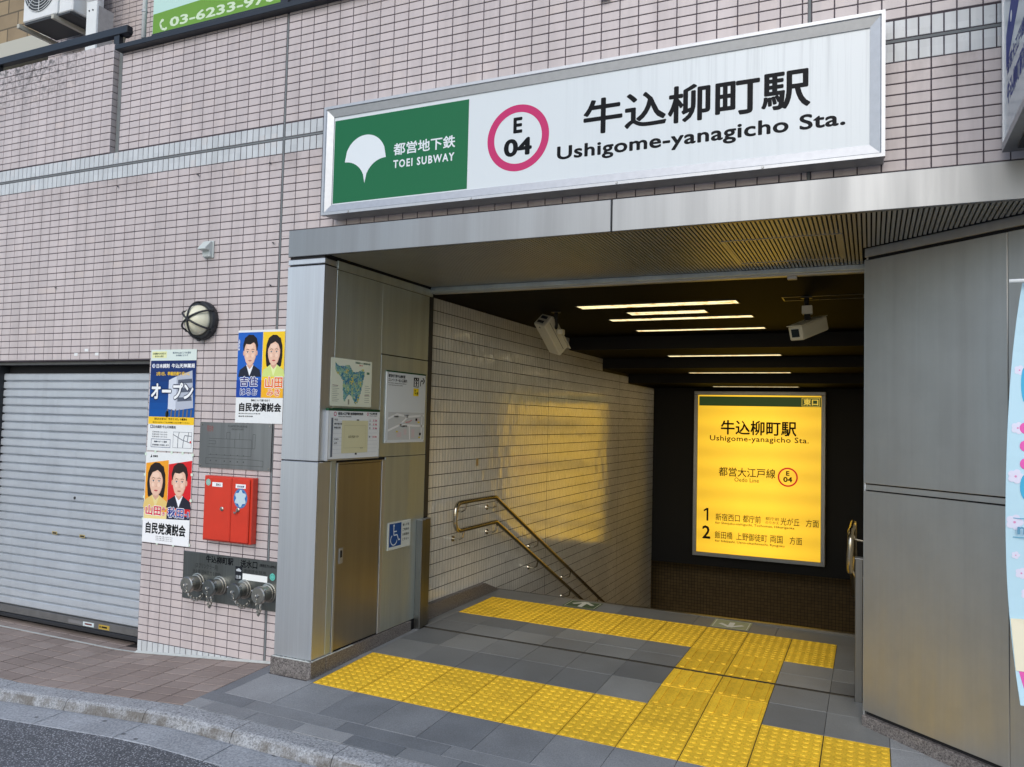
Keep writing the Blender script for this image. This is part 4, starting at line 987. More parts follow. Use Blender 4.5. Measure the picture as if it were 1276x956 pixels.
# fan leaf as a strip of quads (concave outline)
n_ = 24
for i in range(n_):
    u0, u1 = -1 + 2 * i / n_, -1 + 2 * (i + 1) / n_
    def topv(u): return gzc + R_ * math.sqrt(max(0, 1 - u * u))
    def lowv(u):
        a = abs(u); return gzc - .006 - .138 * (1 - math.sqrt(max(0, 1 - (1 - a) ** 2))) if a > .0 else gzc - .144
    s.poly('ginkgo_emblem', WS, [(gx + u0 * R_, lowv(u0)), (gx + u1 * R_, lowv(u1)), (gx + u1 * R_, topv(u1)), (gx + u0 * R_, topv(u0))], 2)
s.text('lettering', WS, '都営地下鉄', .409, 3.032, .812, 3.103, .018, 2); s.text('lettering', WS, 'TOEI SUBWAY', .410, 2.958, .808, 3.005, .03, 2)
s.ring('line_ring', ink(192, 44, 104, .25), 1.191, 3.036, .139, .180, 1, 96)
s.text('lettering', BLACK, 'E', 1.164, 3.062, 1.217, 3.148, .035, 1.5, res=4); s.text('lettering', BLACK, '04', 1.111, 2.938, 1.274, 3.034, .038, 1.5, res=6)
s.text('lettering', BLACK, '牛込柳町駅', 1.560, 2.998, 2.655, 3.184, .021, 1, res=4)
s.text('lettering', BLACK, 'Ushigome-yanagicho Sta.', 1.418, 2.889, 2.802, 2.960, .026, 1, ref='U', res=6)
s.finish()
cd = thing('sign_conduit', (-.16, .13, 2.95), 'grey conduit with black gland dropping behind the left end of the station sign', 'conduit')
MB().tube([(-.135, .13, 3.34), (-.135, .13, 3.18)], .018, 10).build('conduit', 'galvanised pipe', cd, smooth=True); MB().tube([(-.135, .13, 3.18), (-.135, .13, 3.135)], .022, 10).build('gland', 'dark metal', cd)
MB().tube([(-.135, .13, 3.135), (-.137, .13, 3.03), (-.14, .13, 2.95), (-.125, .13, 2.93), (-.10, .13, 2.935)], .009, 8).build('cable', 'dark metal', cd)
MB().tube([(-.14, .13, 3.03), (-.14, .13, 3.02)], .016, 8).build('clip', 'dark metal', cd)
sd_ = thing('wall_bracket', (1.63, .13, 3.76), 'small grey fixing box on the tiles above the station sign', 'bracket')
MB().box(1.605, 1.66, .12, .159, 3.755, 3.80).build('box', 'galvanised pipe', sd_, .004); MB().tube([(1.63, .13, 3.80), (1.60, .12, 3.88)], .008, 6).build('cable', 'dark metal', sd_)

# blade sign at the right edge
bs = thing('blade_sign', (3.5, -.2, 2.7), 'white projecting sign with blue lettering sticking out of the wall at the right edge', 'sign')
B('sign_box', 'sign acrylic', bs, 3.412, 3.63, -.80, .055, 2.735, 3.90)
for a in ((3.405, 3.64, .056, .075, 2.70, 3.92), (3.405, 3.64, -.82, -.801, 2.70, 3.92), (3.405, 3.64, -.80, .0555, 2.700, 2.734)): B('frame_bar', 'aluminium', bs, *a)
B('underside_plate', 'ac dark', bs, 3.45, 3.60, -.70, .0, 2.688, 2.699)  # thin dark plate covering the underside of the sign box
B('wall_arm', 'dark metal', bs, 3.46, 3.58, .0755, .158, 2.80, 2.86)
s = Sheet(bs, (3.412, 0, 0), (0, -1, 0), (0, 0, 1), (-1, 0, 0))
BL = ink(44, 62, 140)
s.poly('blue_stripe', BL, [(.0, 3.02), (.0, 3.16), (.62, 3.62), (.62, 3.30)], 1); s.disc('emblem', WHITE, .13, 3.185, .022, k=2)
s.text('lettering', BL, '都営大江戸線', .02, 2.985, .42, 3.05, .02, 1); s.text('lettering', BL, '牛込柳町駅前', .02, 2.86, .46, 2.95, .03, 1)
s.finish()

# advertising flag at the right edge
fl = thing('advertising_flag', (3.65, -.05, .4), 'pale blue advertising flag with cherry blossoms and pink lettering by the steel wall', 'banner')
flx = lambda z: 3.395 + .06 * ((z - 1.25) / .85) ** 2
zs = [.47 + (2.13 - .47) * i / 24 for i in range(25)]
def fy(x, z): return -.05 + .018 * math.sin(z * 5 + x * 3) + .01 * math.sin(x * 22)
q = MB(); cols = 8
vs = []
for z in zs:
    xl = flx(z) + .0015 * math.sin(z * 90); xr = 3.93
    for k in range(cols + 1):
        x = xl + (xr - xl) * k / cols; vs.append((x, fy(x, z), z))
q.add(vs, [(i * (cols + 1) + k, i * (cols + 1) + k + 1, (i + 1) * (cols + 1) + k + 1, (i + 1) * (cols + 1) + k) for i in range(24) for k in range(cols)])
ob = q.build('flag_cloth', ink(188, 222, 236), fl, fix=False); ob.modifiers.new('thickness', 'SOLIDIFY').thickness = .0012
def flag_poly(part, mat, pts, k=1):
    q = MB(); q.add([(x, fy(x, z) - .001 - .0005 * k, z) for x, z in pts], [tuple(range(len(pts)))]); q.build(part, mat, fl, fix=False)
def blob(cx_, cz_, rx, rz, n=18): return [(cx_ + rx * math.cos(2 * math.pi * i / n), cz_ + rz * math.sin(2 * math.pi * i / n)) for i in range(n)]
PK, LP = ink(228, 96, 178), ink(222, 222, 240)
for cx_, cz_, r in ((3.437, 1.55, .022), (3.428, 1.36, .026), (3.425, 1.18, .028), (3.45, .98, .02), (3.447, 1.78, .018), (3.47, .90, .02), (3.43, 1.05, .014)):
    for a in range(5): flag_poly('blossom', LP, blob(cx_ + r * .62 * math.cos(a * 1.2566), cz_ + r * .62 * math.sin(a * 1.2566), r * .5, r * .5, 12), 1 + a * .1)
    flag_poly('blossom_heart', ink(220, 150, 190), blob(cx_, cz_, r * .18, r * .18, 8), 2)
for pts in (blob(3.463, 1.72, .012, .07), blob(3.463, 1.32, .02, .05)): flag_poly('lettering', ink(72, 176, 216), pts, 2)
for cz_ in (1.55, 1.48, 1.41): flag_poly('lettering', PK, blob(3.463, cz_, .02, .022), 2)
flag_poly('lettering', ink(96, 170, 200), [(3.42, 1.195), (3.93, 1.19), (3.93, 1.193), (3.42, 1.198)], 2); flag_poly('lettering', ink(96, 170, 200), [(3.42, 1.12), (3.93, 1.115), (3.93, 1.118), (3.42, 1.123)], 2)
s = Sheet(fl, (0, -.075, 0), (1, 0, 0), (0, 0, 1), (0, -1, 0)); s.text('lettering', ink(96, 150, 180), 'nı', 3.432, 1.135, 3.475, 1.165, .02, 1); s.finish()
flag_poly('cream_area', ink(236, 230, 204), [(3.413, .80), (3.93, .84), (3.93, .60), (3.43, .60)], 1.5)
flag_poly('pink_area', PK, [(3.44, .60), (3.93, .62), (3.93, .48), (3.478, .48), (3.455, .54)], 2)
MB().tube([(3.41, -.06, 2.135), (3.95, -.06, 2.135)], .008, 8).build('cross_arm', 'ac white', fl); MB().tube([(3.95, -.06, -.03), (3.95, -.06, 2.3)], .012, 10).build('pole', 'ac white', fl)
MB().lathe((3.95, -.06, -.06), (0, 0, 1), [(0, .16), (.06, .15), (.08, .05)], 20).build('base', 'ac white', fl)

# ------------------------------------------------------------ wall furniture
def board(name, lab, cat, x0, z0, x1, z1, y, mat, group=None, th=.0012):
    t_ = thing(name, ((x0 + x1) / 2, y, z0), lab, cat, group); B('sheet', mat, t_, x0, x1, y, y + th, z0, z1); return t_, facade_sheet(t_, y)
def portrait(s, u0, v0, u1, v1, hair, shirt, jacket, woman):
    cx_ = (u0 + u1) / 2; W_, H_ = u1 - u0, v1 - v0; SK, SK2, SK3 = ink(230, 190, 166), ink(212, 166, 142), ink(240, 206, 184); HR = ink(*hair); Q = 'portrait_print'
    X = lambda a: cx_ + a * W_
    Y = lambda b: v0 + b * H_
    if woman:
        s.poly(Q, HR, [(X(-.44), Y(.10)), (X(-.30), Y(.02)), (X(.30), Y(.02)), (X(.44), Y(.10)), (X(.50), Y(.40)), (X(.48), Y(.68)), (X(.36), Y(.88)), (X(.14), Y(.98)), (X(-.10), Y(.99)), (X(-.34), Y(.90)), (X(-.47), Y(.70)), (X(-.50), Y(.40))], 2)
    else:
        s.poly(Q, HR, [(X(-.40), Y(.50)), (X(.40), Y(.50)), (X(.45), Y(.70)), (X(.36), Y(.90)), (X(.16), Y(1.0)), (X(-.12), Y(1.01)), (X(-.35), Y(.91)), (X(-.45), Y(.70))], 2)
        for d in (-1, 1): s.disc(Q, SK2, X(d * .385), Y(.47), W_ * .05, H_ * .075, 2.4, 14)
    s.poly(Q, ink(*jacket), [(X(-.68), Y(-.22)), (X(.68), Y(-.22)), (X(.60), Y(-.02)), (X(.22), Y(.12)), (X(-.22), Y(.12)), (X(-.60), Y(-.02))], 2.5)
    s.poly(Q, ink(*shirt), [(X(-.22), Y(.13)), (X(0), Y(-.2)), (X(.22), Y(.13))], 2.8)
    s.poly(Q, SK2, [(X(-.17), Y(.10)), (X(0), Y(.0)), (X(.17), Y(.10)), (X(.18), Y(.34)), (X(-.18), Y(.34))], 3)
    out = [(-.355, .60), (-.365, .48), (-.33, .34), (-.24, .20), (-.12, .115), (0, .09), (.12, .115), (.24, .20), (.33, .34), (.365, .48), (.355, .60), (.28, .76), (.10, .83), (-.10, .83), (-.28, .76)]
    s.poly(Q, SK2, [(X(a), Y(b)) for a, b in out], 3.3); s.poly(Q, SK, [(X(a * .93 - .015), Y(.46 + (b - .46) * .95)) for a, b in out], 3.5)
    s.disc(Q, SK3, X(-.03), Y(.66), W_ * .20, H_ * .07, 3.6, 20); s.disc(Q, SK3, X(-.17), Y(.40), W_ * .08, H_ * .055, 3.6, 16); s.disc(Q, SK3, X(.15), Y(.40), W_ * .08, H_ * .055, 3.6, 16)
    if woman: fr = [(-.40, .50), (-.33, .60), (-.22, .72), (.06, .79), (.24, .72), (.35, .58), (.40, .50), (.44, .74), (.26, .92), (-.10, .95), (-.38, .82)]
    else: fr = [(-.38, .56), (-.33, .66), (-.26, .74), (-.02, .72), (.20, .78), (.33, .70), (.37, .56), (.42, .76), (.22, .94), (-.16, .95), (-.40, .80)]
    n_ = len(fr) // 2 + 1
    # fringe as a fan of triangles round the crown
    for i in range(6): s.poly(Q, HR, [(X(fr[i][0]), Y(fr[i][1])), (X(fr[i + 1][0]), Y(fr[i + 1][1])), (X(fr[i + 1][0] * 1.05), Y(.90 if 0 < i < 5 else .80)), (X(fr[i][0] * 1.05), Y(.90 if 1 < i < 6 else .76))], 3.9)
    EK, EW = ink(48, 34, 32), ink(240, 236, 232)
    for d in (-1, 1):
        s.disc(Q, EW, X(d * .155), Y(.50), W_ * .066, H_ * .018, 4, 12); s.disc(Q, EK, X(d * .155), Y(.50), W_ * .030, H_ * .019, 4.2, 10)
        s.line(Q, EK, [(X(d * .085), Y(.512)), (X(d * .155), Y(.524)), (X(d * .225), Y(.508))], H_ * .009, 4.3); s.line(Q, ink(70, 52, 46), [(X(d * .07), Y(.565)), (X(d * .16), Y(.585)), (X(d * .245), Y(.562))], H_ * .014, 4)
    s.poly(Q, SK2, [(X(-.01), Y(.48)), (X(.035), Y(.37)), (X(.05), Y(.345)), (X(-.045), Y(.345)), (X(-.03), Y(.36)), (X(.01), Y(.365))], 4)
    s.poly(Q, ink(196, 84, 88) if woman else ink(190, 122, 110), [(X(-.11), Y(.252)), (X(-.05), Y(.228)), (X(.05), Y(.228)), (X(.11), Y(.252)), (X(.04), Y(.268)), (X(-.04), Y(.268))], 4); s.line(Q, ink(120, 60, 60), [(X(-.11), Y(.253)), (X(0), Y(.247)), (X(.11), Y(.253))], H_ * .005, 4.3)
def outlined(s, body, u0, v0, u1, v1, col, halo=WHITE, k=5, w=.03):
    d = (v1 - v0) * .06
    s.text('lettering_halo', halo, body, u0 - d, v0 - d, u1 + d, v1 + d, w + .045, k); s.text('lettering', col, body, u0, v0, u1, v1, w * .8, k + 1.2)
# pharmacy opening poster
pa, s = board('opening_poster', 'tall blue poster with big white katakana and a building picture, beside the shutter', 'poster', -1.583, 1.266, -1.163, 1.952, .155, M['white paper'])
NV, YE = ink(24, 44, 96), ink(244, 200, 40)
s.rect('print', ink(214, 228, 222), -1.583, 1.877, -1.163, 1.952, 1); s.rect('print', ink(228, 232, 176), -1.572, 1.895, -1.435, 1.940, 2)
s.text('lettering', ink(70, 90, 70), '日本調剤からのお知らせ', -1.565, 1.918, -1.442, 1.932, .02, 3); s.text('lettering', ink(70, 90, 70), '処方せん受付', -1.545, 1.900, -1.465, 1.913, .02, 3)
s.text('lettering', ink(90, 110, 130), '処方せんはどこでも受付', -1.38, 1.922, -1.215, 1.936, .02, 3); s.text('lettering', ink(90, 110, 130), 'お気軽にどうぞ', -1.35, 1.905, -1.24, 1.917, .02, 3)
for i in range(8):
    a = 1.496 + .381 * i / 8; c_ = [v * (1 - i / 8) + w_ * i / 8 for v, w_ in zip((0, 82, 160), (18, 34, 88))]; s.rect('print', ink(*[int(v) for v in c_]), -1.581, a, -1.163, a + .0478, 1)
s.disc('print', WHITE, -1.553, 1.842, .014, k=2); s.disc('print', ink(60, 110, 180), -1.551, 1.842, .006, .011, 3)
s.text('lettering', WHITE, '日本調剤', -1.527, 1.826, -1.405, 1.856, .03, 2); s.text('lettering', WHITE, '牛込天神薬局', -1.385, 1.826, -1.175, 1.856, .03, 2)
s.text('lettering', YE, '2月1日、早稲田通り沿いに', -1.525, 1.775, -1.215, 1.801, .03, 2)
s.poly('building_picture', ink(206, 214, 226), [(-1.405, 1.55), (-1.335, 1.54), (-1.335, 1.77), (-1.405, 1.745)], 2); s.poly('building_picture', ink(176, 184, 198), [(-1.335, 1.54), (-1.175, 1.56), (-1.195, 1.81), (-1.335, 1.77)], 2)
for i, z in enumerate((1.60, 1.66, 1.72)): s.poly('building_picture', ink(86, 94, 110), [(-1.32, z), (-1.19, z + .008), (-1.195, z + .035), (-1.32, z + .027)], 3)
for i in range(7): s.line('building_picture', ink(110, 104, 100), [(-1.41 + i * .036, 1.496), (-1.405 + i * .036, 1.548)], .012, 3)
s.disc('building_picture', ink(50, 58, 50), -1.41, 1.515, .016, .022, 3)
outlined(s, 'オープン', -1.565, 1.615, -1.178, 1.728, WHITE, ink(10, 26, 66), 5, .045)
s.rect('print', YE, -1.582, 1.446, -1.163, 1.496, 1); s.text('lettering', BLACK, 'あなたのまちに「かかりつけ」の薬局を', -1.525, 1.474, -1.225, 1.490, .03, 2); s.text('lettering', BLACK, '処方せんがなくてもお気軽にお立ち寄りください', -1.54, 1.453, -1.20, 1.464, .01, 2)
s.frame('print', ink(40, 60, 110), -1.560, 1.418, -1.537, 1.440, .004, 2)
s.text('lettering', ink(60, 66, 84), '日本調剤 牛込天神薬局', -1.533, 1.418, -1.325, 1.438, .02, 2)
for k, (a, b) in enumerate(((1.388, 1.398), (1.372, 1.382), (1.356, 1.366), )): s.text('lettering', ink(70, 76, 90), '営業時間 9:00-18:00', -1.54, a, -1.40, b, 0, 2)
s.frame('print', ink(40, 60, 110), -1.548, 1.289, -1.368, 1.346, .003, 2); s.text('lettering', ink(60, 70, 90), '健康サポート薬局', -1.52, 1.322, -1.40, 1.334, .02, 2); s.text('lettering', ink(60, 70, 90), '在宅医療にも対応します', -1.535, 1.300, -1.38, 1.312, .02, 2)
s.frame('map', ink(90, 96, 110), -1.345, 1.291, -1.177, 1.398, .002, 2)
for pts in ([(-1.345, 1.38), (-1.26, 1.345), (-1.177, 1.325)], [(-1.30, 1.365), (-1.30, 1.291)], [(-1.25, 1.34), (-1.255, 1.291)], [(-1.215, 1.335), (-1.205, 1.398)], [(-1.30, 1.36), (-1.29, 1.398)], [(-1.25, 1.345), (-1.24, 1.375), (-1.177, 1.372)]): s.line('map', ink(70, 78, 96), pts, .004, 2.5)
s.rect('map', ink(210, 60, 60), -1.192, 1.325, -1.18, 1.34, 3)
s.finish()
# lower speech poster
pb, s = board('speech_poster', 'lower election meeting poster with orange and red backgrounds, under the blue opening poster', 'poster', -1.588, .648, -1.160, 1.256, .1535, M['white paper'], 'election meeting posters')
s.poly('print', ink(238, 160, 40), [(-1.582, .825), (-1.3725, .825), (-1.3725, 1.207), (-1.582, 1.180)], 1); s.poly('print', ink(214, 34, 40), [(-1.3705, .825), (-1.162, .825), (-1.162, 1.212), (-1.3705, 1.18)], 1)
portrait(s, -1.565, .935, -1.395, 1.19, (34, 24, 24), (230, 214, 150), (226, 196, 120), True); portrait(s, -1.350, .945, -1.185, 1.19, (44, 30, 28), (240, 242, 246), (34, 36, 50), False)
s.poly('print', ink(236, 216, 150), [(-1.582, .80), (-1.3715, .80), (-1.3715, .86), (-1.582, .86)], 4.6); s.poly('print', ink(34, 40, 66), [(-1.3705, .80), (-1.162, .80), (-1.162, .842), (-1.3705, .842)], 4.6)
outlined(s, '山田', -1.566, .832, -1.424, .898, ink(214, 30, 50)); outlined(s, 'み', -1.412, .868, -1.386, .894, ink(214, 30, 50)); outlined(s, 'き', -1.412, .834, -1.386, .860, ink(214, 30, 50))
outlined(s, '秋田', -1.362, .828, -1.216, .896, ink(26, 44, 140)); outlined(s, '一郎', -1.208, .834, -1.170, .876, ink(26, 44, 140))
s.poly('print', ink(238, 240, 242), [(-1.588, .648), (-1.16, .648), (-1.16, .822), (-1.588, .806)], 7)
s.text('lettering', BLACK, '自民党演説会', -1.558, .708, -1.192, .786, .035, 8); s.text('lettering', BLACK, '自民党', -1.52, 1.222, -1.475, 1.236, .04, 2); s.poly('small_print', BLACK, [(-1.545, 1.218), (-1.535, 1.24), (-1.528, 1.222)], 2)
for a in (.690, .678, .666): s.text('lettering', ink(70, 70, 74), '日時 会場 お問い合わせ 弁士', -1.46, a, -1.305, a + .008, 0, 8)
s.finish()
for (u, v) in ((-1.59, 1.24), (-1.59, 1.1), (-1.59, .95), (-1.59, .80), (-1.16, 1.25), (-1.16, 1.12), (-1.16, .95), (-1.16, .66), (-1.5, 1.258), (-1.35, 1.258), (-1.25, 1.258), (-1.45, .648), (-1.3, .648)):
    B('tape', ink(214, 232, 214), pb, u - .009, u + .009, .1524, .1532, v - .009, v + .009)
# upper speech poster
pc, s = board('speech_poster', 'upper election meeting poster with blue and yellow halves, tucked against the steel pillar', 'poster', -.807, 1.472, -.424, 2.066, .1535, M['white paper'], 'election meeting posters')
s.rect('print', ink(28, 96, 190), -.806, 1.634, -.602, 2.052, 1); s.rect('print', ink(244, 204, 40), -.600, 1.634, -.425, 2.052, 1)
portrait(s, -.770, 1.815, -.632, 2.035, (24, 20, 22), (236, 240, 244), (30, 36, 52), False); portrait(s, -.575, 1.815, -.440, 2.035, (30, 22, 24), (226, 238, 170), (206, 222, 130), True)
s.rect('print', ink(24, 70, 160), -.806, 1.635, -.602, 1.745, 4.6); s.rect('print', ink(240, 178, 34), -.600, 1.635, -.425, 1.745, 4.6)
outlined(s, '吉住', -.776, 1.705, -.632, 1.768, ink(38, 40, 120)); outlined(s, 'はるお', -.773, 1.649, -.630, 1.692, ink(38, 60, 140))
outlined(s, '山田', -.569, 1.696, -.430, 1.768, ink(232, 110, 30)); outlined(s, 'みき', -.552, 1.646, -.448, 1.690, ink(232, 120, 40))
s.text('lettering', BLACK, '都政について語り合おう', -.68, 1.610, -.527, 1.624, .02, 2); s.text('lettering', BLACK, '自民党演説会', -.777, 1.545, -.435, 1.602, .035, 2)
s.text('lettering', BLACK, '■日時 8月26日(火)午後7時', -.778, 1.527, -.60, 1.536, .01, 2); s.text('lettering', BLACK, '■会場 区民会館', -.778, 1.510, -.66, 1.519, .01, 2)
s.text('lettering', WHITE, '自由民主党', -.803, 1.935, -.790, 2.01, .02, 2); s.finish()
# guide map plate
mp, s = board('steel_map_plate', 'etched grey steel fire system plan of the station, above the red box', 'plate', -1.100, 1.175, -.500, 1.470, .150, M['plan plate steel'], None, .004)
EG = ink(70, 74, 74)
s.text('lettering', EG, '牛込柳町駅 消防活動案内図', -.86, 1.441, -.70, 1.455, 0, 1); s.text('lettering', EG, '連結送水管 系統図', -.83, 1.424, -.73, 1.436, 0, 1); s.text('lettering', ink(150, 84, 80), '現在地', -1.04, 1.41, -.985, 1.45, 0, 1)
for pts in ([(-1.04, 1.24), (-1.04, 1.20), (-.56, 1.20), (-.56, 1.235), (-.66, 1.24), (-1.04, 1.24)], [(-1.02, 1.365), (-.66, 1.365), (-.66, 1.26), (-1.02, 1.26)], [(-1.03, 1.31), (-.63, 1.31), (-.63, 1.40), (-.65, 1.40), (-.65, 1.31)], [(-.87, 1.365), (-.87, 1.405), (-.84, 1.41), (-.84, 1.365)], [(-.80, 1.365), (-.80, 1.31)], [(-.76, 1.405), (-.76, 1.365)], [(-1.02, 1.35), (-.96, 1.35), (-.96, 1.33), (-1.02, 1.33)]): s.line('engraved_plan', EG, pts, .0022, 1)
for x in (-1.0, -.95, -.88, -.83, -.77, -.72): s.disc('engraved_plan', EG, x, 1.222, .005, k=1, n=10); s.disc('engraved_plan', EG, x, 1.262, .004, k=1.3, n=10)
s.finish()
for x in (-1.085, -.515):
    for z in (1.19, 1.455): MB().lathe((x, .150, z), (0, -1, 0), [(0, .006), (.003, .005)], 10).build('screw', 'brass fitting steel', mp)
# red fire box
rb = thing('fire_equipment_box', (-.79, .14, .72), 'red two-door fire equipment box on the tiles below the steel plan', 'fire box')
B('cabinet', 'red enamel', rb, -1.0, -.598, .108, .158, .715, 1.128, .004)
rd_ = [MB().box(-.984, -.7605, .094, .1075, .722, 1.122).build('door', 'red enamel', rb, .006), MB().box(-.7575, -.612, .094, .1075, .722, 1.122).build('door', 'red enamel', rb, .006)]
for x, z in ((-.828, .925), (-.695, .928)): MB().lathe((x, .0938, z), (0, -1, 0), [(0, .014), (.004, .014), (.007, .008), (.012, .008)], 14).build('lock', 'brass fitting steel', rd_[0 if x < -.76 else 1])
MB().tube([(-.695, .084, .925), (-.700, .080, .912), (-.712, .080, .905), (-.718, .082, .915)], .004, 6).build('seal_wire', 'brass fitting steel', rb)
s = facade_sheet(rb, .0938)
s.rect('label', WHITE, -.918, 1.062, -.832, 1.090, 1); s.text('lettering', BLACK, '放水口', -.885, 1.068, -.848, 1.084, .02, 2)
s.rect('label', WHITE, -.722, 1.062, -.640, 1.088, 1); s.text('lettering', ink(90, 90, 120), '送話装置', -.71, 1.068, -.652, 1.080, .02, 2)
s.disc('round_sticker', ink(150, 190, 176), -.952, 1.087, .021, .021, 1); s.ring('round_sticker', ink(90, 140, 130), -.952, 1.087, .015, .0165, 2)
s.disc('emblem_disc', ink(40, 104, 176), -.679, 1.000, .055, .062, 1); s.ring('emblem_disc', ink(120, 150, 176), -.679, 1.000, .052, .056, 2)
for a in range(6):
    t0 = a * math.pi / 3 + math.pi / 6; c_, s2 = math.cos(t0), math.sin(t0)
    P_ = lambda r, w: (-.679 + r * c_ - w * s2, 1.000 + (r * s2 + w * c_) * 1.1)
    s.poly('emblem_star', ink(190, 212, 220), [P_(.0, -.014), P_(.030, -.018), P_(.048, -.006), P_(.048, .006), P_(.030, .018), P_(.0, .014)], 3 + a * .1)
s.finish()
# siamese connection plate
sp = thing('siamese_connection', (-.8, .14, .32), 'dark steel fire hose inlet plate with four capped couplings and chains near the ground', 'hose inlet')
B('plate', 'engraved plate steel', sp, -1.196, -.324, .146, .158, .318, .622, .002)
s = facade_sheet(sp, .1455)
s.text('lettering', BLACK, '牛込柳町駅', -.998, .566, -.766, .613, .02, 1); s.text('lettering', BLACK, '送水口', -.708, .563, -.570, .612, .02, 1); s.text('lettering', BLACK, '(使用圧力1.6MPa)', -.552, .578, -.424, .600, .01, 1)
s.text('lettering', ink(50, 52, 52), '(スプリンクラー用)', -1.09, .518, -.893, .556, .0, 1); s.text('lettering', ink(50, 52, 52), '消火用 送水圧力 0.8MPa', -1.11, .484, -.865, .514, .0, 1); s.text('lettering', ink(50, 52, 52), '連結送水管用', -.68, .533, -.50, .556, .0, 1)
s.rect('white_label', ink(236, 240, 238), -.686, .488, -.487, .527, 1); s.rect('dark_panel', ink(30, 34, 40), -.747, .478, -.690, .566, 1)
s.poly('dark_panel', ink(190, 196, 200), [(-.740, .545), (-.718, .556), (-.697, .542), (-.70, .535), (-.738, .536)], 2); s.text('dark_panel', ink(190, 196, 200), '注意', -.742, .490, -.697, .512, .02, 2)
s.disc('round_sticker', ink(96, 190, 176), -.447, .528, .021, .022, 1); s.ring('round_sticker', ink(60, 140, 130), -.447, .528, .012, .0145, 2); s.finish()
for i, cx_ in enumerate((-1.057, -.870, -.665, -.470)):
    cz_ = .432 - .0005 * i
    cpl = MB().lathe((cx_, .1455, cz_), (0, -1, 0), [(0, .060), (.008, .060), (.010, .054), (.022, .052), (.024, .046), (.060, .045), (.062, .050), (.070, .050), (.072, .045)], 26).build('coupling', 'brass fitting steel', sp, smooth=False)
    cap = MB().lathe((cx_, .0735, cz_), (0, -1, 0), [(0, .052), (.012, .053), (.024, .052), (.030, .047), (.031, .010), (.031, .001)], 26).build('cap', 'engraved plate steel' if i in (1, 2) else 'brass fitting steel', cpl)
    q = MB()
    for a in (40, 160, 280):
        r = math.radians(a); q.lathe((cx_ + .052 * math.cos(r), .062, cz_ + .052 * math.sin(r)), (math.cos(r), 0, math.sin(r)), [(0, .006), (.012, .006)], 8)
    q.build('lug', 'aluminium', cpl); MB().lathe((cx_, .0425, cz_), (0, -1, 0), [(0, .010), (.010, .009)], 10).build('ring_boss', 'aluminium', cpl)
    sag = .055 + .03 * (i % 2); tgt = (cx_ + (.05 if i % 2 == 0 else -.05), .135, cz_ - .075)
    q = MB(); N_ = 14
    for k in range(N_):
        f_ = k / (N_ - 1); p = Vector((cx_, .034, cz_)).lerp(Vector(tgt), f_); p.z -= sag * 4 * f_ * (1 - f_)
        rr = .007; ax = (1, 0) if k % 2 else (0, 1)
        q.tube([(p.x + rr * ax[0] * math.cos(a), p.y + rr * ax[1] * math.cos(a), p.z + .011 * math.sin(a)) for a in [2 * math.pi * j / 8 for j in range(8)]], .0026, 4, closed=True)
    q.build('chain', 'brass fitting steel', cpl)
# bulkhead lamp
lp = thing('bulkhead_lamp', (-1.13, .1, 2.14), 'round bulkhead lamp with cream globe behind a black wire guard', 'wall lamp')
LC = Vector((-1.115, .158, 2.137))
MB().lathe(tuple(LC), (0, -1, 0), [(0, .128), (.012, .130), (.030, .130), (.044, .122), (.046, .104), (.040, .100)], 36).build('rim', 'dark metal', lp, smooth=False)
MB().lathe(tuple(LC + Vector((0, -.038, 0))), (0, -1, 0), [(0, .101), (.022, .099), (.050, .088), (.076, .066), (.092, .038), (.098, .010)], 32).build('globe', 'globe glass', lp, smooth=True)
q = MB()
for a in (90, 30, 150):
    r = math.radians(a); cc, ss = math.cos(r), math.sin(r); pts = []
    for k in range(17):
        b = math.pi * k / 16; rad = .122 * math.cos(b); h = .036 + .108 * math.sin(b)
        pts.append((LC.x + rad * cc, LC.y - h, LC.z + rad * ss))
    q.tube(pts, .0065, 6)
q.build('wire_guard', 'dark metal', lp, smooth=True)
for a in (30, 150, 210, 270, 330):
    r = math.radians(a); MB().lathe((LC.x + .125 * math.cos(r), LC.y - .03, LC.z + .125 * math.sin(r)), (0, -1, 0), [(0, .014), (.016, .012)], 10).build('lug', 'dark metal', lp)
# sensor hood
sn = thing('sensor_hood', (-1.1, .13, 2.6), 'small grey-white hooded sensor on the tiles above the bulkhead lamp', 'sensor')
MB().prism([(0, .158, 2.665), (0, .135, 2.665), (0, .085, 2.612), (0, .085, 2.602), (0, .125, 2.600), (0, .130, 2.560), (0, .158, 2.560)], (-1.125, 0, 0), (-1.058, 0, 0)).build('hood', 'pale plastic', sn, .003)
MB().box(-1.128, -1.050, .150, .1585, 2.555, 2.67).build('back_box', 'pale plastic', sn, .002); MB().lathe((-1.08, .131, 2.572), (0, -1, 0), [(0, .006), (.002, .006)], 8).build('screw', 'dark metal', sn)

# ------------------------------------------------------------ notices on the left reveal
XN = -.044
def rboard(name, lab, y0, z0, y1, z1, mat, th=.004, cat='notice', x=XN):
    t_ = thing(name, (x, (y0 + y1) / 2, z0), lab, cat); MB().box(x, x + th, y0, y1, z0, z1).build('board', mat, t_, .0005); return t_, reveal_sheet(t_, x + th)
m1, s = rboard('railway_map', 'cream sheet with a blue-green and yellow district map, topmost on the steel reveal', .127, 1.591, .553, 1.884, ink(226, 230, 208), .0015)
random.seed(11)
land = [(.165, 1.855), (.205, 1.83), (.25, 1.835), (.30, 1.845), (.33, 1.815), (.37, 1.80), (.42, 1.815), (.455, 1.83), (.47, 1.80), (.455, 1.76), (.44, 1.71), (.43, 1.68), (.415, 1.64), (.40, 1.61), (.37, 1.605), (.355, 1.635), (.33, 1.655), (.31, 1.665), (.29, 1.65), (.272, 1.625), (.262, 1.615), (.25, 1.645), (.245, 1.70), (.24, 1.75), (.215, 1.775), (.185, 1.785), (.165, 1.81)]
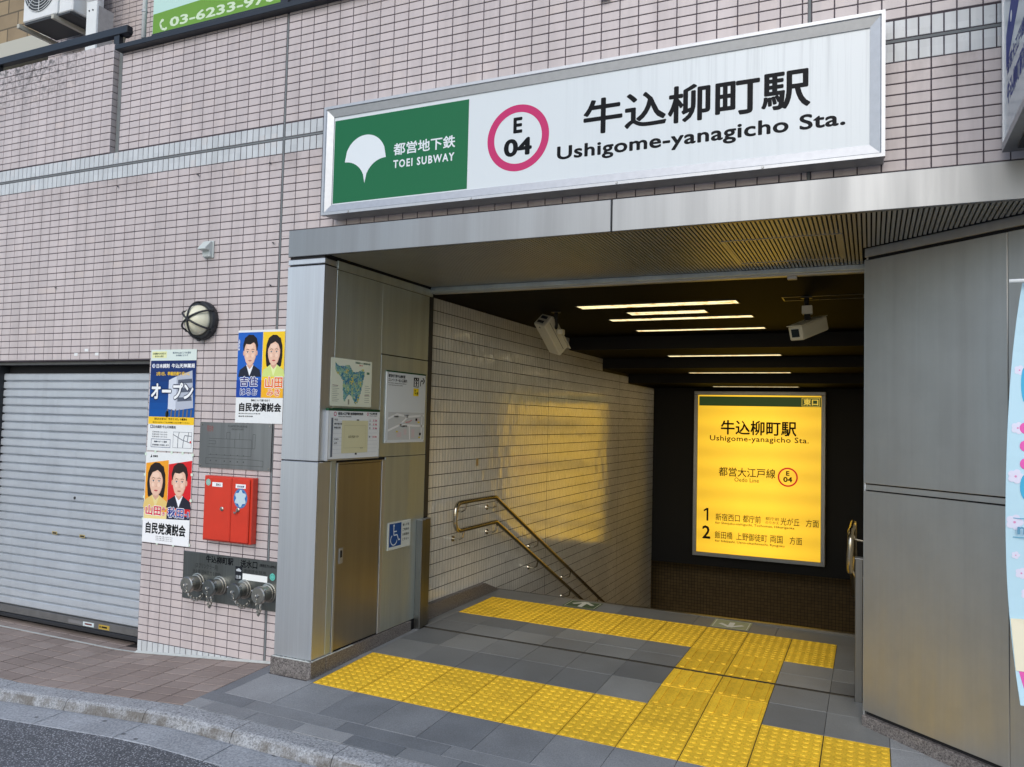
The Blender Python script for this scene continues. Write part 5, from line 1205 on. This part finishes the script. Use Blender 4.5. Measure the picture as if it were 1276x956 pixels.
def inside(u, v):
    c = False
    for (a, b), (e, f) in zip(land, land[1:] + land[:1]):
        if (b > v) != (f > v) and u < (e - a) * (v - b) / (f - b) + a: c = not c
    return c
MC = [ink(*c) for c in ((112, 168, 176), (70, 136, 160), (146, 186, 160), (206, 198, 98), (90, 152, 150), (170, 196, 140), (60, 120, 156))]
for i in range(44):
    for j in range(40):
        u, v = .16 + .0072 * i, 1.60 + .0072 * j
        if inside(u, v):
            c = MC[int(abs(math.sin(i // 3 * 12.9 + j // 3 * 78.2) * 43758) % 7)] if random.random() < .72 else random.choice(MC)
            a_ = [(u + random.uniform(-.002, .002), v + random.uniform(-.002, .002)) for _ in range(1)][0]
            s.rect('map_print', c, a_[0], a_[1], a_[0] + .0082, a_[1] + .0082, 1 + ((i * 7 + j * 3) % 9) * .1)
s.text('lettering', ink(40, 90, 60), '新宿区防災マップ 避難場所案内図', .37, 1.862, .53, 1.874, .02, 1); s.text('lettering', ink(200, 60, 60), '都営地下鉄', .41, 1.850, .45, 1.857, .02, 1)
for k in range(9): s.rect('small_print', ink(150, 156, 140), .145, 1.62 + k * .011, .20 + .012 * math.sin(k * 2), 1.6225 + k * .011, 1); s.rect('small_print', ink(150, 156, 140), .478, 1.62 + k * .013, .53 + .01 * math.sin(k * 3), 1.6225 + k * .013, 1)
s.rect('small_print', ink(90, 130, 100), .495, 1.80, .525, 1.815, 1); s.rect('small_print', ink(150, 150, 130), .303, 1.603, .318, 1.635, 1); s.line('small_print', ink(110, 50, 70), [(.145, 1.718), (.20, 1.716)], .003, 1); s.line('small_print', ink(110, 50, 70), [(.478, 1.665), (.53, 1.668)], .003, 1)
s.finish()
m2, s = rboard('timetable_board', 'white timetable board with green top edge partly covered by a beige paper', .095, 1.272, .628, 1.562, M['white paper'], .022, 'notice board', -.046)
GN = ink(24, 76, 50)
MB().box(-.046, -.0225, .093, .630, 1.5625, 1.576).build('top_edge', GN, m2, .001); MB().box(-.046, -.0225, .0925, .0945, 1.266, 1.562).build('side_edge', 'hairline steel', m2); MB().box(-.046, -.022, .093, .630, 1.262, 1.2715).build('bottom_edge', 'hairline steel', m2)
MG = ink(186, 40, 96)
s.ring('print', MG, .157, 1.543, .009, .0135, 1, 24); s.text('lettering', BLACK, '都営大江戸線 始発電車時刻表', .185, 1.537, .445, 1.555, .035, 1); s.text('lettering', BLACK, 'Oedo Line Timetable', .187, 1.525, .32, 1.532, .02, 1)
s.ring('print', MG, .495, 1.546, .006, .010, 1, 20); s.text('lettering', BLACK, '牛込柳町駅', .513, 1.543, .60, 1.556, .03, 1); s.text('lettering', BLACK, 'Ushigome-yanagicho', .513, 1.533, .60, 1.538, .02, 1)
s.rect('print', ink(96, 104, 116), .121, 1.284, .140, 1.520, 1)
for k in range(9): s.rect('print', ink(186, 192, 200), .142, 1.305 + k * .024, .605, 1.3062 + k * .024, 1)
for k, (b, z) in enumerate((('平日', 1.502), ('都庁前方面', 1.478), ('新宿方面', 1.455), ('六本木', 1.385), ('大門', 1.36))): s.text('lettering', ink(60, 60, 70), b, .150, z, .150 + .016 * len(b), z + .012, .02, 2)
for k, (b, z) in enumerate((('土', 1.50), ('休', 1.475), ('祝', 1.45), ('始', 1.395))):
    s.text('lettering', ink(60, 60, 70), b, .515, z, .527, z + .014, .02, 2); s.text('lettering', ink(206, 60, 96), '5 36', .555, z, .60, z + .012, .03, 2)
s.rect('cover_paper', ink(216, 212, 172), .226, 1.304, .500, 1.504, 3); s.frame('cover_paper_lines', ink(182, 178, 140), .25, 1.335, .476, 1.475, .0015, 4)
s.text('lettering', ink(110, 106, 84), '調整中', .292, 1.396, .40, 1.412, .0, 4.5); s.text('lettering', ink(110, 106, 84), '駅長', .42, 1.328, .45, 1.336, .0, 4.5)
s.rect('clip', ink(50, 52, 54), .375, 1.505, .400, 1.511, 5); s.rect('clip', ink(50, 52, 54), .366, 1.292, .386, 1.303, 5)
s.finish()
m3, s = rboard('elevator_notice', 'white elevator guide notice with an arrow above a grey street map', .722, 1.357, 1.230, 1.836, ink(214, 220, 222), .005)
MB().box(XN, XN + .006, .722, 1.230, 1.8365, 1.846).build('top_edge', GN, m3)
s.text('lettering', BLACK, '都営地下鉄牛込柳町駅', .742, 1.800, .952, 1.822, .03, 1); s.text('lettering', BLACK, 'エレベーター出入口案内', .742, 1.772, .975, 1.795, .02, 1)
s.text('lettering', BLACK, 'For elevator, please use the entrance', .742, 1.758, .965, 1.766, .02, 1); s.text('lettering', BLACK, 'Toei Subway Exit Guide', .742, 1.744, .92, 1.752, .02, 1)
s.rect('pictogram', BLACK, 1.064, 1.747, 1.134, 1.815, 1)
for du in (.022, .048): s.disc('pictogram', WHITE, 1.064 + du, 1.782, .006, k=2, n=12); s.rect('pictogram', WHITE, 1.058 + du, 1.757, 1.070 + du, 1.774, 2)
s.frame('pictogram', WHITE, 1.072, 1.752, 1.127, 1.793, .003, 2); s.poly('pictogram', WHITE, [(1.078, 1.798), (1.092, 1.798), (1.085, 1.809)], 2); s.poly('pictogram', WHITE, [(1.106, 1.809), (1.120, 1.809), (1.113, 1.798)], 2)
s.line('arrow', BLACK, [(1.157, 1.757), (1.157, 1.785), (1.165, 1.796), (1.195, 1.796)], .009, 1); s.line('arrow', BLACK, [(1.187, 1.818), (1.212, 1.796)], .009, 1.4); s.line('arrow', BLACK, [(1.187, 1.774), (1.212, 1.796)], .009, 1.6)
s.rect('print', ink(232, 208, 40), 1.063, 1.684, 1.134, 1.739, 1); s.disc('pictogram', BLACK, 1.085, 1.722, .006, k=2, n=10); s.line('pictogram', BLACK, [(1.085, 1.716), (1.085, 1.702), (1.10, 1.700)], .005, 2); s.text('lettering', BLACK, '東', 1.107, 1.694, 1.128, 1.714, .03, 2)
s.rect('street_map', ink(196, 200, 200), .752, 1.377, 1.216, 1.566, 1)
for pts in ([(.752, 1.52), (.86, 1.552), (1.0, 1.535), (1.216, 1.548)], [(.752, 1.44), (.90, 1.48), (1.0, 1.535)], [(.90, 1.48), (1.216, 1.47)], [(1.02, 1.47), (1.03, 1.377)], [(1.19, 1.55), (1.18, 1.377)]): s.line('street_map', ink(232, 234, 234), pts, .014, 2)
for a in ((.86, 1.395, .92, 1.43), (.95, 1.41, .985, 1.45), (1.05, 1.39, 1.09, 1.45), (1.10, 1.50, 1.15, 1.525)): s.rect('street_map', ink(206, 192, 194), *a, 3)
for a in ((.85, 1.428, .875, 1.438), (1.13, 1.492, 1.158, 1.504), (1.145, 1.386, 1.17, 1.396)): s.rect('street_map', ink(224, 204, 50), *a, 4)
for u, v in ((1.10, 1.508), (1.155, 1.405)): s.rect('street_map', BLACK, u, v, u + .024, v + .018, 4)
s.line('street_map', ink(210, 50, 60), [(.97, 1.497), (1.02, 1.500), (1.05, 1.514)], .004, 4); s.text('lettering', ink(60, 60, 60), '牛込柳町駅', .90, 1.464, .99, 1.477, .02, 4); s.text('lettering', ink(60, 60, 60), '外苑東通り', .82, 1.530, .88, 1.542, .02, 4); s.text('lettering', ink(60, 60, 60), '大久保通り', .95, 1.538, 1.01, 1.550, .02, 4)
s.finish()
for u in (.733, 1.219):
    for v in (1.367, 1.826): MB().lathe((XN + .005, u, v), (1, 0, 0), [(0, .005), (.002, .004)], 8).build('screw', 'galvanised pipe', m3)
wc, s = rboard('wheelchair_notice', 'blue and white wheelchair symbol notice low on the steel reveal', .797, .632, 1.083, .817, ink(206, 212, 206), .003, 'sign')
s.rect('blue_field', ink(22, 74, 140), .812, .652, .962, .808, 1)
WB = ink(214, 228, 238); cu, cv_ = .868, .692
s.disc('wheelchair_symbol', WB, cu + .000, .793, .0085, k=2, n=14)
s.line('wheelchair_symbol', WB, [(cu - .001, .785), (cu + .001, .728), (cu + .042, .728), (cu + .062, .690), (cu + .080, .695)], .008, 2)
s.line('wheelchair_symbol', WB, [(cu, .752), (cu + .036, .752)], .007, 2.3)
arcp = [(cu + .002 + .040 * math.cos(a), .698 + .036 * math.sin(a)) for a in [math.radians(125 + i * 12) for i in range(20)]]
s.line('wheelchair_symbol', WB, arcp, .007, 2.5)
for k in range(4): s.text('lettering', ink(60, 66, 66), ('車いすを', 'ご利用の', 'お客様は', 'こちらへ')[k], .978, .778 - k * .033, 1.062, .796 - k * .033, .02, 1)
s.finish()
